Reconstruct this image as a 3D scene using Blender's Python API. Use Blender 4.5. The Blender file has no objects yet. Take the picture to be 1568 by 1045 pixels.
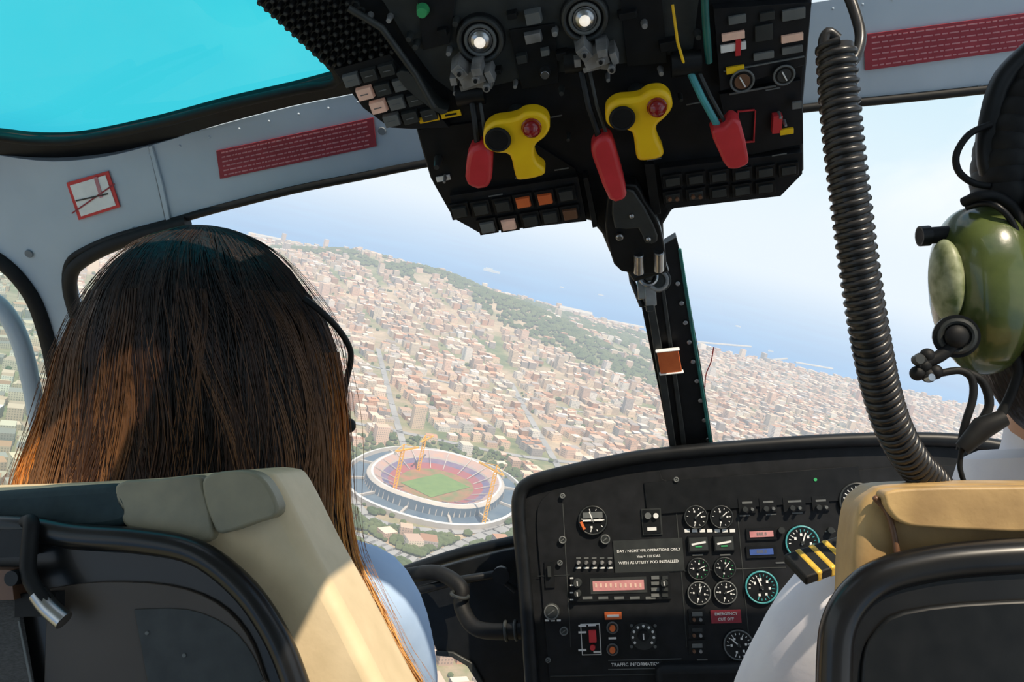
import bpy, bmesh, math, random
import numpy as np
from mathutils import Vector, Matrix
random.seed(7); rng=np.random.default_rng(5)
sc=bpy.context.scene
sc.view_settings.view_transform='Standard'
V=Vector
# ------------------------------------------------------------------ camera
# survey frame of the photograph: 1568 x 1045 working pixels (= 1920x1280 / 1.2245)
CX,CY,FP=784.0,522.5,1307.0
yaw,pitch,roll=math.radians(7),0.0,math.radians(4)
C=V((0,0,1.2))
F=V((-math.sin(yaw)*math.cos(pitch),math.cos(yaw)*math.cos(pitch),math.sin(pitch)))
R0=V((math.cos(yaw),math.sin(yaw),0)); U0=R0.cross(F)
RT=(R0*math.cos(roll)-U0*math.sin(roll)).normalized()
UP=(U0*math.cos(roll)+R0*math.sin(roll)).normalized()
cd=bpy.data.cameras.new('camera'); cam=bpy.data.objects.new('camera',cd); sc.collection.objects.link(cam)
cd.sensor_width=36; cd.lens=30.0; cd.clip_start=0.02; cd.clip_end=80000
m=Matrix((RT,UP,-F)).transposed().to_4x4(); m.translation=C; cam.matrix_world=m
sc.camera=cam
def ray(u,v): return F+RT*((u-CX)/FP)+UP*((CY-v)/FP)
def P(u,v,y):
    d=ray(u,v); return C+d*(y/d.y)
# ------------------------------------------------------------------ materials
def mat(name,c1,c2=None,scale=40,rough=.5,metal=0,bump=0,coat=0,emit=None,es=0,spec=.4,transl=0,stretch=None):
    m=bpy.data.materials.new(name); m.use_nodes=True; nt=m.node_tree; n=nt.nodes; l=nt.links
    b=n['Principled BSDF']; b.inputs['Roughness'].default_value=rough; b.inputs['Metallic'].default_value=metal
    b.inputs['Specular IOR Level'].default_value=spec; b.inputs['Coat Weight'].default_value=coat
    if c2 is None: c2=tuple(x*.8 for x in c1)
    tc=n.new('ShaderNodeTexCoord'); mp=n.new('ShaderNodeMapping'); l.new(tc.outputs['Object'],mp.inputs[0])
    if stretch: mp.inputs['Scale'].default_value=stretch
    no=n.new('ShaderNodeTexNoise'); no.inputs['Scale'].default_value=scale; no.inputs['Detail'].default_value=6
    l.new(mp.outputs[0],no.inputs['Vector'])
    cr=n.new('ShaderNodeValToRGB'); cr.color_ramp.elements[0].position=.3; cr.color_ramp.elements[1].position=.7
    cr.color_ramp.elements[0].color=(*c1,1); cr.color_ramp.elements[1].color=(*c2,1)
    l.new(no.outputs['Fac'],cr.inputs[0]); l.new(cr.outputs[0],b.inputs['Base Color'])
    if bump:
        bp=n.new('ShaderNodeBump'); bp.inputs['Strength'].default_value=bump; bp.inputs['Distance'].default_value=.002
        l.new(no.outputs['Fac'],bp.inputs['Height']); l.new(bp.outputs[0],b.inputs['Normal'])
    if emit: b.inputs['Emission Color'].default_value=(*emit,1); b.inputs['Emission Strength'].default_value=es
    return m
M={}
M['black']=mat('black_plastic',(.005,.006,.007),(.010,.011,.012),60,.4,spec=.25)
M['rubber']=mat('black_rubber',(.005,.005,.006),(.009,.010,.010),80,.6,spec=.25)
M['panel']=mat('panel_paint',(.006,.007,.008),(.013,.014,.016),50,.5,bump=.1,spec=.22)
M['dgrey']=mat('dark_grey_plastic',(.020,.023,.023),(.036,.040,.039),60,.45,spec=.35)
M['mgrey']=mat('mid_grey_plastic',(.10,.11,.11),(.14,.145,.14),60,.5)
M['white']=mat('white_marking',(.8,.8,.77),(.7,.7,.68),60,.5)
M['chrome']=mat('worn_metal',(.5,.5,.5),(.28,.28,.28),50,.3,1)
M['alu']=mat('cast_aluminium',(.38,.38,.38),(.18,.18,.175),60,.45,.5,bump=.3)
M['yellow']=mat('yellow_paint',(.95,.60,.01),(.85,.50,.008),40,.35)
M['red']=mat('red_plastic',(.62,.04,.05),(.5,.03,.035),40,.35)
M['redknob']=mat('red_knob',(.26,.007,.009),(.19,.005,.006),40,.2,coat=.5)
M['placard']=mat('red_placard',(.30,.03,.045),(.24,.022,.035),60,.6)
M['redline']=mat('placard_lettering',(.52,.22,.24),(.42,.17,.19),60,.6)
M['orange']=mat('orange_lamp',(.7,.16,.04),(.6,.12,.03),60,.5)
M['lamp']=mat('lit_lamp',(.9,.85,.8),(.5,.5,.5),300,.2,emit=(1,.9,.75),es=.7)
M['pinklamp']=mat('pink_lamp',(.75,.5,.40),(.5,.38,.3),100,.4,emit=(1,.55,.4),es=.08)
M['display']=mat('pink_display',(.4,.16,.16),(.5,.25,.24),60,.3,emit=(.9,.35,.33),es=.12)
M['blued']=mat('blue_display',(.04,.07,.2),(.05,.1,.3),60,.3,emit=(.1,.18,.5),es=.15)
M['teal']=mat('teal_bezel',(.07,.36,.36),(.05,.25,.28),60,.4)
M['green']=mat('green_marking',(.05,.4,.15),(.04,.3,.1),60,.4)
M['tealedge']=mat('teal_lever',(.02,.15,.13),(.015,.09,.085),60,.35)
M['frame']=mat('frame_paint',(.36,.43,.50),(.43,.50,.56),9,.45,bump=.05)
M['framed']=mat('frame_dark_joint',(.12,.14,.16),(.16,.18,.2),30,.5)
M['cream']=mat('cream_leather',(.72,.57,.36),(.62,.49,.30),30,.5,bump=.5)
M['tan']=mat('tan_leather',(.50,.33,.14),(.30,.19,.08),24,.5,bump=1)
M['beige']=mat('grey_beige_leather',(.29,.26,.17),(.19,.175,.12),26,.45,bump=.6)
M['tealcloth']=mat('dark_teal_cloth',(.008,.025,.03),(.014,.035,.04),90,.7,bump=.4)
M['shell']=mat('seat_shell',(.006,.006,.007),(.012,.012,.012),20,.28,coat=.1,spec=.35)
M['seatpanel']=mat('seat_back_panel',(.045,.034,.026),(.075,.06,.048),5,.4,spec=.3)
M['web']=mat('belt_webbing',(.04,.04,.04),(.09,.09,.09),300,.8,bump=.6,stretch=(1,1,4))
M['brownbar']=mat('brown_bar',(.12,.055,.03),(.15,.075,.04),20,.4)
M['shirtb']=mat('light_blue_shirt',(.46,.60,.80),(.36,.50,.72),14,.8,bump=1)
M['shirtw']=mat('white_shirt',(.82,.80,.83),(.68,.66,.73),14,.8,bump=1)
M['trouser']=mat('dark_trousers',(.02,.025,.04),(.03,.035,.05),60,.8)
M['skin']=mat('skin',(.55,.30,.2),(.5,.27,.17),20,.5)
M['lips']=mat('lips',(.4,.1,.09),(.35,.09,.08),20,.5)
M['eye']=mat('eye_white',(.8,.8,.78),(.75,.75,.73),20,.2)
M['iris']=mat('iris',(.05,.025,.01),(.04,.02,.01),20,.2)
M['olive']=mat('olive_shell',(.085,.11,.03),(.045,.065,.018),34,.25,coat=.35,bump=.3)
M['oliveworn']=mat('olive_worn',(.34,.36,.22),(.09,.12,.035),90,.45)
M['gold']=mat('gold_braid',(.85,.55,.07),(.6,.36,.04),200,.4,.2,bump=.6)
M['cord']=mat('cord_rubber',(.012,.012,.013),(.026,.024,.023),40,.32)
# ------------------------------------------------------------------ mesh builder
def smooth(pts,n=6,closed=False):
    pts=[V(p) for p in pts]; N=len(pts); out=[]
    rngi=range(N) if closed else range(N-1)
    for i in rngi:
        if closed: a,b,c,d=pts[i-1],pts[i],pts[(i+1)%N],pts[(i+2)%N]
        else: a,b,c,d=pts[max(i-1,0)],pts[i],pts[i+1],pts[min(i+2,N-1)]
        for k in range(n):
            t=k/n
            out.append(.5*((2*b)+(c-a)*t+(2*a-5*b+4*c-d)*t*t+(3*b-a-3*c+d)*t**3))
    if not closed: out.append(pts[-1])
    return out
def sm2(p,n=5,closed=False): return [tuple(q)[:2] for q in smooth([(a,b,0) for a,b in p],n,closed)]
def perp(ax):
    ax=ax.normalized(); t=V((0,0,1)) if abs(ax.z)<.9 else V((1,0,0))
    a=ax.cross(t).normalized(); return a,ax.cross(a).normalized()
class MB:
    def __init__(s): s.v=[];s.f=[];s.m=[];s.mats=[]
    def mi(s,k):
        if k not in s.mats: s.mats.append(k)
        return s.mats.index(k)
    def add(s,vs,fs,k):
        o=len(s.v); s.v+= [tuple(x) for x in vs]; i=s.mi(k)
        for f in fs: s.f.append([o+j for j in f]); s.m.append(i)
    def box(s,c,ax,ay,az,w,h,d,k,taper=1):
        vs=[]
        for z in(-.5,.5):
            t=taper if z>0 else 1
            for y in(-.5,.5):
                for x in(-.5,.5): vs.append(c+ax*(x*w*t)+ay*(y*h*t)+az*(z*d))
        s.add(vs,[(0,1,3,2),(4,6,7,5),(0,4,5,1),(1,5,7,3),(3,7,6,2),(2,6,4,0)],k)
    def beam(s,a,b,w,k):
        a=V(a);b=V(b);d=b-a;x,y=perp(d); s.box((a+b)/2,x,y,d.normalized(),w,w,d.length,k)
    def cyl(s,c,ax,r,h,k,n=24,r2=None):
        r2=r if r2 is None else r2; ax=ax.normalized(); a,b=perp(ax); vs=[]
        for z,rr in((0,r),(h,r2)):
            for i in range(n):
                t=2*math.pi*i/n; vs.append(c+ax*z+a*(rr*math.cos(t))+b*(rr*math.sin(t)))
        fs=[(i,(i+1)%n,n+(i+1)%n,n+i) for i in range(n)]+[list(range(n))[::-1],list(range(n,2*n))]
        s.add(vs,fs,k)
    def torus(s,c,ax,Rr,r,k,n=32,q=8):
        ax=ax.normalized(); a,b=perp(ax); vs=[]
        for i in range(n):
            t=2*math.pi*i/n; d=a*math.cos(t)+b*math.sin(t)
            for j in range(q):
                p=2*math.pi*j/q; vs.append(c+d*(Rr+r*math.cos(p))+ax*(r*math.sin(p)))
        s.add(vs,[(i*q+j,((i+1)%n)*q+j,((i+1)%n)*q+(j+1)%q,i*q+(j+1)%q) for i in range(n) for j in range(q)],k)
    def prism(s,pts,ext,k):
        n=len(pts); vs=list(pts)+[p+ext for p in pts]
        s.add(vs,[list(range(n)),list(range(n,2*n))[::-1]]+[(i,n+i,n+(i+1)%n,(i+1)%n) for i in range(n)],k)
    def tube(s,pts,r,k,n=10,flat=None):
        pts=[V(p) for p in pts]; N=len(pts); rr=r if isinstance(r,(list,tuple)) else [r]*N; vs=[]; a=None
        for i,p in enumerate(pts):
            t=(pts[min(i+1,N-1)]-pts[max(i-1,0)]).normalized()
            if a is None: a,b=perp(t)
            else: a=(a-t*a.dot(t)).normalized(); b=t.cross(a)
            for j in range(n):
                q=2*math.pi*j/n; vs.append(p+a*(rr[i]*math.cos(q))+b*(rr[i]*math.sin(q)))
        fs=[(i*n+j,i*n+(j+1)%n,(i+1)*n+(j+1)%n,(i+1)*n+j) for i in range(N-1) for j in range(n)]
        fs+=[list(range(n))[::-1],[(N-1)*n+j for j in range(n)]]
        s.add(vs,fs,k)
    def ell(s,c,ax,ay,az,k,n=20,q=12,fn=None):
        vs=[];
        for j in range(q+1):
            ph=math.pi*j/q
            for i in range(n):
                t=2*math.pi*i/n; x,y,z=math.sin(ph)*math.cos(t),math.sin(ph)*math.sin(t),math.cos(ph)
                if fn: x,y,z=fn(x,y,z)
                vs.append(c+ax*x+ay*y+az*z)
        s.add(vs,[(j*n+i,(j+1)*n+i,(j+1)*n+(i+1)%n,j*n+(i+1)%n) for j in range(q) for i in range(n)],k)
    def loft(s,rings,k):
        n=len(rings[0]); vs=[p for r in rings for p in r]; L=len(rings)
        s.add(vs,[(i*n+j,i*n+(j+1)%n,(i+1)*n+(j+1)%n,(i+1)*n+j) for i in range(L-1) for j in range(n)]+[list(range(n))[::-1],[(L-1)*n+j for j in range(n)]],k)
    def text(s,t,pl,u,v,hpx,k,h=.0012,align='CENTER'):
        c=bpy.data.curves.new('t','FONT'); c.body=t; c.size=1; c.align_x=align; c.align_y='CENTER'; c.resolution_u=2; c.offset=.012
        o=bpy.data.objects.new('t',c); sc.collection.objects.link(o)
        bpy.context.view_layer.update()
        me=o.evaluated_get(bpy.context.evaluated_depsgraph_get()).to_mesh()
        a,b=pl.loc(u,v); sy=pl.scl(u,v)[1]*hpx*1.4
        vs=[pl.pt(a+w.co.x*sy,b+w.co.y*sy,h) for w in me.vertices]
        s.add(vs,[list(f.vertices) for f in me.polygons],k)
        bpy.data.objects.remove(o); bpy.data.curves.remove(c)
    def done(s,name,parent=None,bevel=0,smoothang=40,seg=2,sub=0):
        me=bpy.data.meshes.new(name); me.from_pydata(s.v,[],s.f)
        for k in s.mats: me.materials.append(M[k])
        me.polygons.foreach_set('material_index',s.m)
        bm=bmesh.new(); bm.from_mesh(me); bmesh.ops.recalc_face_normals(bm,faces=bm.faces); bm.to_mesh(me); bm.free()
        me.polygons.foreach_set('use_smooth',[True]*len(me.polygons)); me.set_sharp_from_angle(angle=math.radians(smoothang))
        o=bpy.data.objects.new(name,me); sc.collection.objects.link(o)
        if parent: o.parent=parent
        if bevel:
            b=o.modifiers.new('b','BEVEL'); b.width=bevel; b.segments=seg; b.limit_method='ANGLE'; b.angle_limit=math.radians(50)
            b.use_clamp_overlap=True
        if sub:
            b=o.modifiers.new('s','SUBSURF'); b.levels=sub; b.render_levels=sub
        return o
def empty(name):
    e=bpy.data.objects.new(name,None); sc.collection.objects.link(e); e.empty_display_size=.1; return e
class Plane:
    def __init__(s,o,n):
        s.o=o; s.n=n.normalized(); s.ex=(V((1,0,0))-s.n*s.n.x).normalized(); s.ey=s.n.cross(s.ex).normalized()
        if s.ey.z<0: s.ey=-s.ey
    def at(s,u,v,h=0):
        d=ray(u,v); t=(s.o+s.n*h-C).dot(s.n)/d.dot(s.n); return C+d*t
    def loc(s,u,v):
        p=s.at(u,v)-s.o; return p.dot(s.ex),p.dot(s.ey)
    def pt(s,a,b,h=0): return s.o+s.ex*a+s.ey*b+s.n*h
    def scl(s,u,v): return (s.at(u+1,v)-s.at(u,v)).length,(s.at(u,v+1)-s.at(u,v)).length
    def box(s,mb,u,v,w,h,d,k,h0=0,rot=0,taper=1):
        a,b=s.loc(u,v); sx,sy=s.scl(u,v); c,q=math.cos(rot),math.sin(rot)
        ax=s.ex*c+s.ey*q; ay=s.ey*c-s.ex*q
        mb.box(s.pt(a,b,h0+d/2),ax,ay,s.n,w*sx,h*sy,d,k,taper)
    def cyl(s,mb,u,v,r,d,k,h0=0,r2=None,n=24):
        a,b=s.loc(u,v); sx=s.scl(u,v)[0]; mb.cyl(s.pt(a,b,h0),s.n,r*sx,d,k,n,None if r2 is None else r2*sx)
    def ring(s,mb,u,v,r,t,k,h0=0):
        a,b=s.loc(u,v); sx=s.scl(u,v)[0]; mb.torus(s.pt(a,b,h0),s.n,r*sx,t*sx,k)
    def poly(s,mb,pts,d,k,h0=0): mb.prism([s.at(u,v)+s.n*h0 for u,v in pts],s.n*d,k)
# ------------------------------------------------------------------ landscape frame (helicopter is banked left)
r1=ray(400,215); r2=ray(1568,485); GN=r1.cross(r2).normalized()
if GN.z<0: GN=-GN
GY=(F-GN*F.dot(GN)).normalized(); GX=GY.cross(GN).normalized(); ALT=400.
GO=C-GN*ALT
GM=Matrix((GX,GY,GN)).transposed().to_4x4(); GM.translation=GO
def G(u,v,h=0):
    d=ray(u,v); t=(h-ALT)/d.dot(GN); p=C+d*t-GO; return (p.dot(GX),p.dot(GY))
def inpoly(x,y,poly):
    ins=np.zeros(x.shape,bool); n=len(poly)
    for i in range(n):
        x1,y1=poly[i]; x2,y2=poly[(i+1)%n]
        c=((y1>y)!=(y2>y))&(x<(x2-x1)*(y-y1)/((y2-y1) or 1e-9)+x1); ins^=c
    return ins
coast=[G(u,v) for u,v in [(-300,230),(100,326),(240,346),(330,358),(430,372),(570,390),(650,414),(740,442),(860,474),(940,496),(1000,514),(1060,530),(1200,560),(1330,590),(1568,640),(1800,700)]]
land=[coast[0]]+coast[1:]+[(9000,1500),(9000,-3000),(-9000,-3000),(-9000,coast[0][1])]
ridge=[G(u,v,95) for u,v in [(470,384),(570,392),(650,417),(740,447),(830,472)]]
def hgt(x,y):
    h=np.zeros_like(x)
    for i,(a,b) in enumerate(ridge): h=np.maximum(h,[65,95,105,90,50][i]*np.exp(-((x-a)**2+(y-b)**2)/(2*260**2)))
    return h
def setG(o): o.matrix_world=GM
def mesh_fast(name,vs,fs,mt,col=None):
    me=bpy.data.meshes.new(name); me.from_pydata([tuple(x) for x in vs],[],fs); me.materials.append(mt)
    if col is not None:
        a=me.attributes.new('tint','FLOAT_COLOR','FACE'); a.data.foreach_set('color',np.asarray(col,dtype=np.float32).ravel())
    o=bpy.data.objects.new(name,me); sc.collection.objects.link(o); setG(o); return o
# ground mesh
gx=np.linspace(-7000,7000,261); gy=np.linspace(-600,9500,221); X,Y=np.meshgrid(gx,gy)
Z=hgt(X,Y); isl=inpoly(X,Y,land); Z=np.where(isl,Z,-12)
vs=np.stack([X.ravel(),Y.ravel(),Z.ravel()],1); nx=len(gx)
fs=[(j*nx+i,j*nx+i+1,(j+1)*nx+i+1,(j+1)*nx+i) for j in range(len(gy)-1) for i in range(nx-1)]
gm=bpy.data.materials.new('city_ground'); gm.use_nodes=True; nt=gm.node_tree; nn=nt.nodes; ll=nt.links; b=nn['Principled BSDF']; b.inputs['Roughness'].default_value=.9
tc=nn.new('ShaderNodeTexCoord'); n1=nn.new('ShaderNodeTexNoise'); n1.inputs['Scale'].default_value=.004; n1.inputs['Detail'].default_value=10; n1.inputs['Roughness'].default_value=.7
ll.new(tc.outputs['Object'],n1.inputs['Vector'])
cr=nn.new('ShaderNodeValToRGB'); e=cr.color_ramp.elements; e[0].position=.38; e[0].color=(.10,.13,.045,1); e[1].position=.62; e[1].color=(.48,.36,.24,1)
x=cr.color_ramp.elements.new(.46); x.color=(.20,.20,.09,1); x=cr.color_ramp.elements.new(.54); x.color=(.34,.26,.17,1)
ll.new(n1.outputs['Fac'],cr.inputs[0]); ll.new(cr.outputs[0],b.inputs['Base Color'])
g=mesh_fast('ground',vs,fs,gm); g.data.polygons.foreach_set('use_smooth',[True]*len(g.data.polygons))
sea_m=mat('sea_water',(.012,.14,.36),(.022,.19,.44),.002,.5,spec=.2)
mesh_fast('sea',[(-30000,-4000,-3),(30000,-4000,-3),(30000,30000,-3),(-30000,30000,-3)],[(0,1,2,3)],sea_m)
# stadium location
SX,SY=G(667,745)
belt=[G(u,v) for u,v in [(430,376),(570,394),(700,432),(990,515),(1010,600),(960,590),(880,560),(780,530),(700,500),(600,460),(500,425),(400,400)]]
near1=[G(u,v) for u,v in [(500,770),(545,785),(620,812),(700,835),(680,900),(500,980)]]
near2=[G(u,v) for u,v in [(640,815),(760,800),(800,800),(800,850),(640,890)]]
parkr=[G(u,v) for u,v in [(520,670),(600,665),(780,700),(830,745),(780,800),(540,790)]]
roads=[([(500,812),(560,825),(610,850),(660,868)],16),([(640,868),(700,838),(760,815),(830,800)],16),([(520,720),(560,790),(640,812),(740,812),(800,775),(840,740)],13),([(500,640),(640,668),(800,700),(1000,722)],13),([(560,560),(700,590),(860,625),(1020,660)],11),([(880,760),(840,690),(800,620),(770,560),(745,500)],12),([(620,690),(600,620),(585,560),(570,500)],11),([(480,500),(640,535),(800,570),(1000,610)],11)]
RS=[]
for pl_,w in roads:
    q=[G(*p) for p in sm2(pl_,4)]
    for a,b_ in zip(q[:-1],q[1:]): RS.append((a,b_,w))
def nearroad(x,y,extra):
    o=np.zeros(x.shape,bool)
    for (ax,ay),(bx_,by_),w in RS:
        dx,dy=bx_-ax,by_-ay; L2=dx*dx+dy*dy+1e-6; t=np.clip(((x-ax)*dx+(y-ay)*dy)/L2,0,1)
        o|=np.hypot(x-ax-t*dx,y-ay-t*dy)<w/2+extra
    return o
rmb_v=[];rmb_f=[]
for (ax,ay),(bx_,by_),w in RS:
    dx,dy=bx_-ax,by_-ay; L=math.hypot(dx,dy)+1e-6; nx_,ny_=-dy/L*w/2,dx/L*w/2; ox,oy=dx/L*2,dy/L*2; o=len(rmb_v)
    rmb_v+=[(ax+nx_-ox,ay+ny_-oy,.9),(ax-nx_-ox,ay-ny_-oy,.9),(bx_-nx_+ox,by_-ny_+oy,.9),(bx_+nx_+ox,by_+ny_+oy,.9)]; rmb_f.append((o,o+1,o+2,o+3))
mesh_fast('city_avenues',rmb_v,rmb_f,mat('avenue_asphalt',(.34,.33,.32),(.24,.235,.23),.02,.9))
def proj(x,y,z):
    Wd=np.outer(x,GX)+np.outer(y,GY)+np.outer(z,GN)+np.array(GO-C)
    d=Wd@np.array(F); return CX+FP*(Wd@np.array(RT))/d, CY-FP*(Wd@np.array(UP))/d, d
th=math.radians(27); ct,st=math.cos(th),math.sin(th)
sp=22.; I,J=np.meshgrid(np.arange(-330,331),np.arange(-330,331)); I=I.ravel();J=J.ravel()
keep=(I%6!=0)&(J%5!=0); I=I[keep];J=J[keep]
lx=I*sp+rng.uniform(-2,2,I.size); ly=J*sp+rng.uniform(-2,2,I.size)
bx=lx*ct-ly*st; by=lx*st+ly*ct+3500
u_,v_,d_=proj(bx,by,np.zeros_like(bx))
k=(d_>250)&(u_>-150)&(u_<1750)&(v_<1200)&(by<6500)&((u_>60)|(v_>300))
bx,by=bx[k],by[k]
k=inpoly(bx,by,land); bx,by=bx[k],by[k]
ib=inpoly(bx,by,belt); n1_=inpoly(bx,by,near1); n2_=inpoly(bx,by,near2); n3_=inpoly(bx,by,parkr)
pn=np.sin(bx*.011+1.3)*np.sin(by*.009)+np.sin(bx*.023+by*.017)*.6
k=~((ib)&(rng.random(bx.size)>np.where(pn>.5,.5,.06))) & ~(n1_&(rng.random(bx.size)>.35)) & ~(n2_&(rng.random(bx.size)>.45))&~(n3_&(rng.random(bx.size)>.35))
k&=~((((bx-SX)/140)**2+((by-SY)/165)**2)<1)&(rng.random(bx.size)>.05)
k&=~nearroad(bx,by,9)
bx,by=bx[k],by[k]; NB=bx.size; bz=hgt(bx,by); u_,v_,d_=proj(bx,by,bz)
tw=((u_>820)&(u_<1100)&(v_>560)&(v_<650))
W_=rng.uniform(13,22,NB);D_=rng.uniform(12,22,NB);H_=rng.uniform(5,17,NB)+ (rng.random(NB)<np.where(tw,.12,.025))*rng.uniform(10,30,NB)
pal=np.array([(.74,.60,.47),(.72,.50,.38),(.56,.29,.17),(.76,.57,.41),(.40,.34,.31),(.88,.80,.72),(.68,.44,.31)])
pr=np.array([.22,.18,.09,.17,.11,.13,.10])
cw=pal[rng.choice(7,NB,p=pr)]*rng.uniform(.68,1.10,(NB,1)); cr_=pal[rng.choice(7,NB,p=[.15,.18,.22,.15,.15,.06,.09])]*rng.uniform(.55,1.05,(NB,1))
vs=[];fs=[];col=[]
ang=th+rng.choice([0,0,0,.3,-.25],NB)
cu=np.array([(-1,-1),(1,-1),(1,1),(-1,1)])*.5
for i in range(NB):
    ca,sa=math.cos(ang[i]),math.sin(ang[i]); o=len(vs)
    pl_=[(bx[i]+a*W_[i]*ca-b_*D_[i]*sa,by[i]+a*W_[i]*sa+b_*D_[i]*ca) for a,b_ in cu]
    z0=bz[i]-3; z1=bz[i]+H_[i]
    vs+=[(p[0],p[1],z0) for p in pl_]+[(p[0],p[1],z1) for p in pl_]
    fs+=[(o,o+1,o+5,o+4),(o+1,o+2,o+6,o+5),(o+2,o+3,o+7,o+6),(o+3,o,o+4,o+7),(o+4,o+5,o+6,o+7)]
    w=(*cw[i],1); col+=[w,w,w,w,(*cr_[i],1)]
    if i%4==0 and by[i]<2600:
        o=len(vs); q=.35; pp=[(bx[i]+a*q*W_[i]*ca-b_*q*D_[i]*sa,by[i]+a*q*W_[i]*sa+b_*q*D_[i]*ca) for a,b_ in cu]
        vs+=[(p[0],p[1],z1) for p in pp]+[(p[0],p[1],z1+3) for p in pp]
        fs+=[(o,o+1,o+5,o+4),(o+1,o+2,o+6,o+5),(o+2,o+3,o+7,o+6),(o+3,o,o+4,o+7),(o+4,o+5,o+6,o+7)]; col+=[w]*5
bm_=bpy.data.materials.new('building_facade'); bm_.use_nodes=True; nt=bm_.node_tree; nn=nt.nodes; ll=nt.links; b=nn['Principled BSDF']; b.inputs['Roughness'].default_value=.85
at=nn.new('ShaderNodeAttribute'); at.attribute_name='tint'
tc=nn.new('ShaderNodeTexCoord'); sx_=nn.new('ShaderNodeSeparateXYZ'); ll.new(tc.outputs['Object'],sx_.inputs[0])
def mth(op,a,b_=None):
    n=nn.new('ShaderNodeMath'); n.operation=op
    for i,q in enumerate((a,b_)):
        if q is None: continue
        if isinstance(q,(int,float)): n.inputs[i].default_value=q
        else: ll.new(q,n.inputs[i])
    return n.outputs[0]
zf=mth('GREATER_THAN',mth('FRACT',mth('MULTIPLY',sx_.outputs[2],.31)),.45)
hf=mth('GREATER_THAN',mth('FRACT',mth('MULTIPLY',mth('ADD',sx_.outputs[0],mth('MULTIPLY',sx_.outputs[1],.7)),.28)),.5)
ge=nn.new('ShaderNodeNewGeometry'); vt=nn.new('ShaderNodeVectorTransform'); vt.vector_type='NORMAL'; vt.convert_from='WORLD'; vt.convert_to='OBJECT'
ll.new(ge.outputs['Normal'],vt.inputs[0]); s2=nn.new('ShaderNodeSeparateXYZ'); ll.new(vt.outputs[0],s2.inputs[0])
wl=mth('LESS_THAN',mth('ABSOLUTE',s2.outputs[2]),.5)
wf=mth('MULTIPLY',mth('MULTIPLY',mth('MULTIPLY',zf,hf),wl),.6)
mx=nn.new('ShaderNodeMix'); mx.data_type='RGBA'; ll.new(wf,mx.inputs[0]); ll.new(at.outputs['Color'],mx.inputs[6]); mx.inputs[7].default_value=(.15,.12,.11,1)
ll.new(mx.outputs[2],b.inputs['Base Color'])
mesh_fast('city_buildings',vs,fs,bm_,col)
print('buildings',NB)
# trees
t=(1+5**.5)/2; ico=np.array([(-1,t,0),(1,t,0),(-1,-t,0),(1,-t,0),(0,-1,t),(0,1,t),(0,-1,-t),(0,1,-t),(t,0,-1),(t,0,1),(-t,0,-1),(-t,0,1)])/1.9
icf=[(0,11,5),(0,5,1),(0,1,7),(0,7,10),(0,10,11),(1,5,9),(5,11,4),(11,10,2),(10,7,6),(7,1,8),(3,9,4),(3,4,2),(3,2,6),(3,6,8),(3,8,9),(4,9,5),(2,4,11),(6,2,10),(8,6,7),(9,8,1)]
def scatter(poly,n):
    a=np.array(poly); x=rng.uniform(a[:,0].min(),a[:,0].max(),n); y=rng.uniform(a[:,1].min(),a[:,1].max(),n)
    k=inpoly(x,y,poly); return x[k],y[k]
TX=[];TY=[];TS=[]
for poly,n,s in ((belt,14000,8),(near1,1500,5),(near2,1000,5),(parkr,1300,4.5)):
    x,y=scatter(poly,n); k=((((x-SX)/122)**2+((y-SY)/145)**2)>1)
    if s==8: k&=(np.sin(x*.011+1.3)*np.sin(y*.009)+np.sin(x*.023+y*.017)*.6)<.55
    TX+=list(x[k]);TY+=list(y[k]);TS+=[s]*int(k.sum())
xs=rng.uniform(-2600,3200,8000); ys=rng.uniform(500,4500,8000)
k=inpoly(xs,ys,land)&((((xs-SX)/122)**2+((ys-SY)/145)**2)>1); xs=xs[k];ys=ys[k]; TX+=list(xs);TY+=list(ys);TS+=[4.5]*len(xs)
TX=np.array(TX);TY=np.array(TY);TS=np.array(TS)*rng.uniform(.6,1.3,len(TX)); TZ=hgt(TX,TY)
u_,v_,d_=proj(TX,TY,TZ); k=(d_>200)&(u_>-200)&(u_<1800)&(v_<1250)&~nearroad(TX,TY,2); TX,TY,TZ,TS=TX[k],TY[k],TZ[k],TS[k]
vs=(ico[None]*TS[:,None,None]*np.array([1,1,.8])+np.stack([TX,TY,TZ+TS*.6],1)[:,None]).reshape(-1,3)
fs=[(i*12+a,i*12+b_,i*12+c) for i in range(len(TX)) for a,b_,c in icf]
M['tree']=mat('tree_foliage',(.045,.075,.02),(.12,.14,.05),.03,.9)
mesh_fast('trees',vs,fs,M['tree']); print('trees',len(TX))
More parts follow.
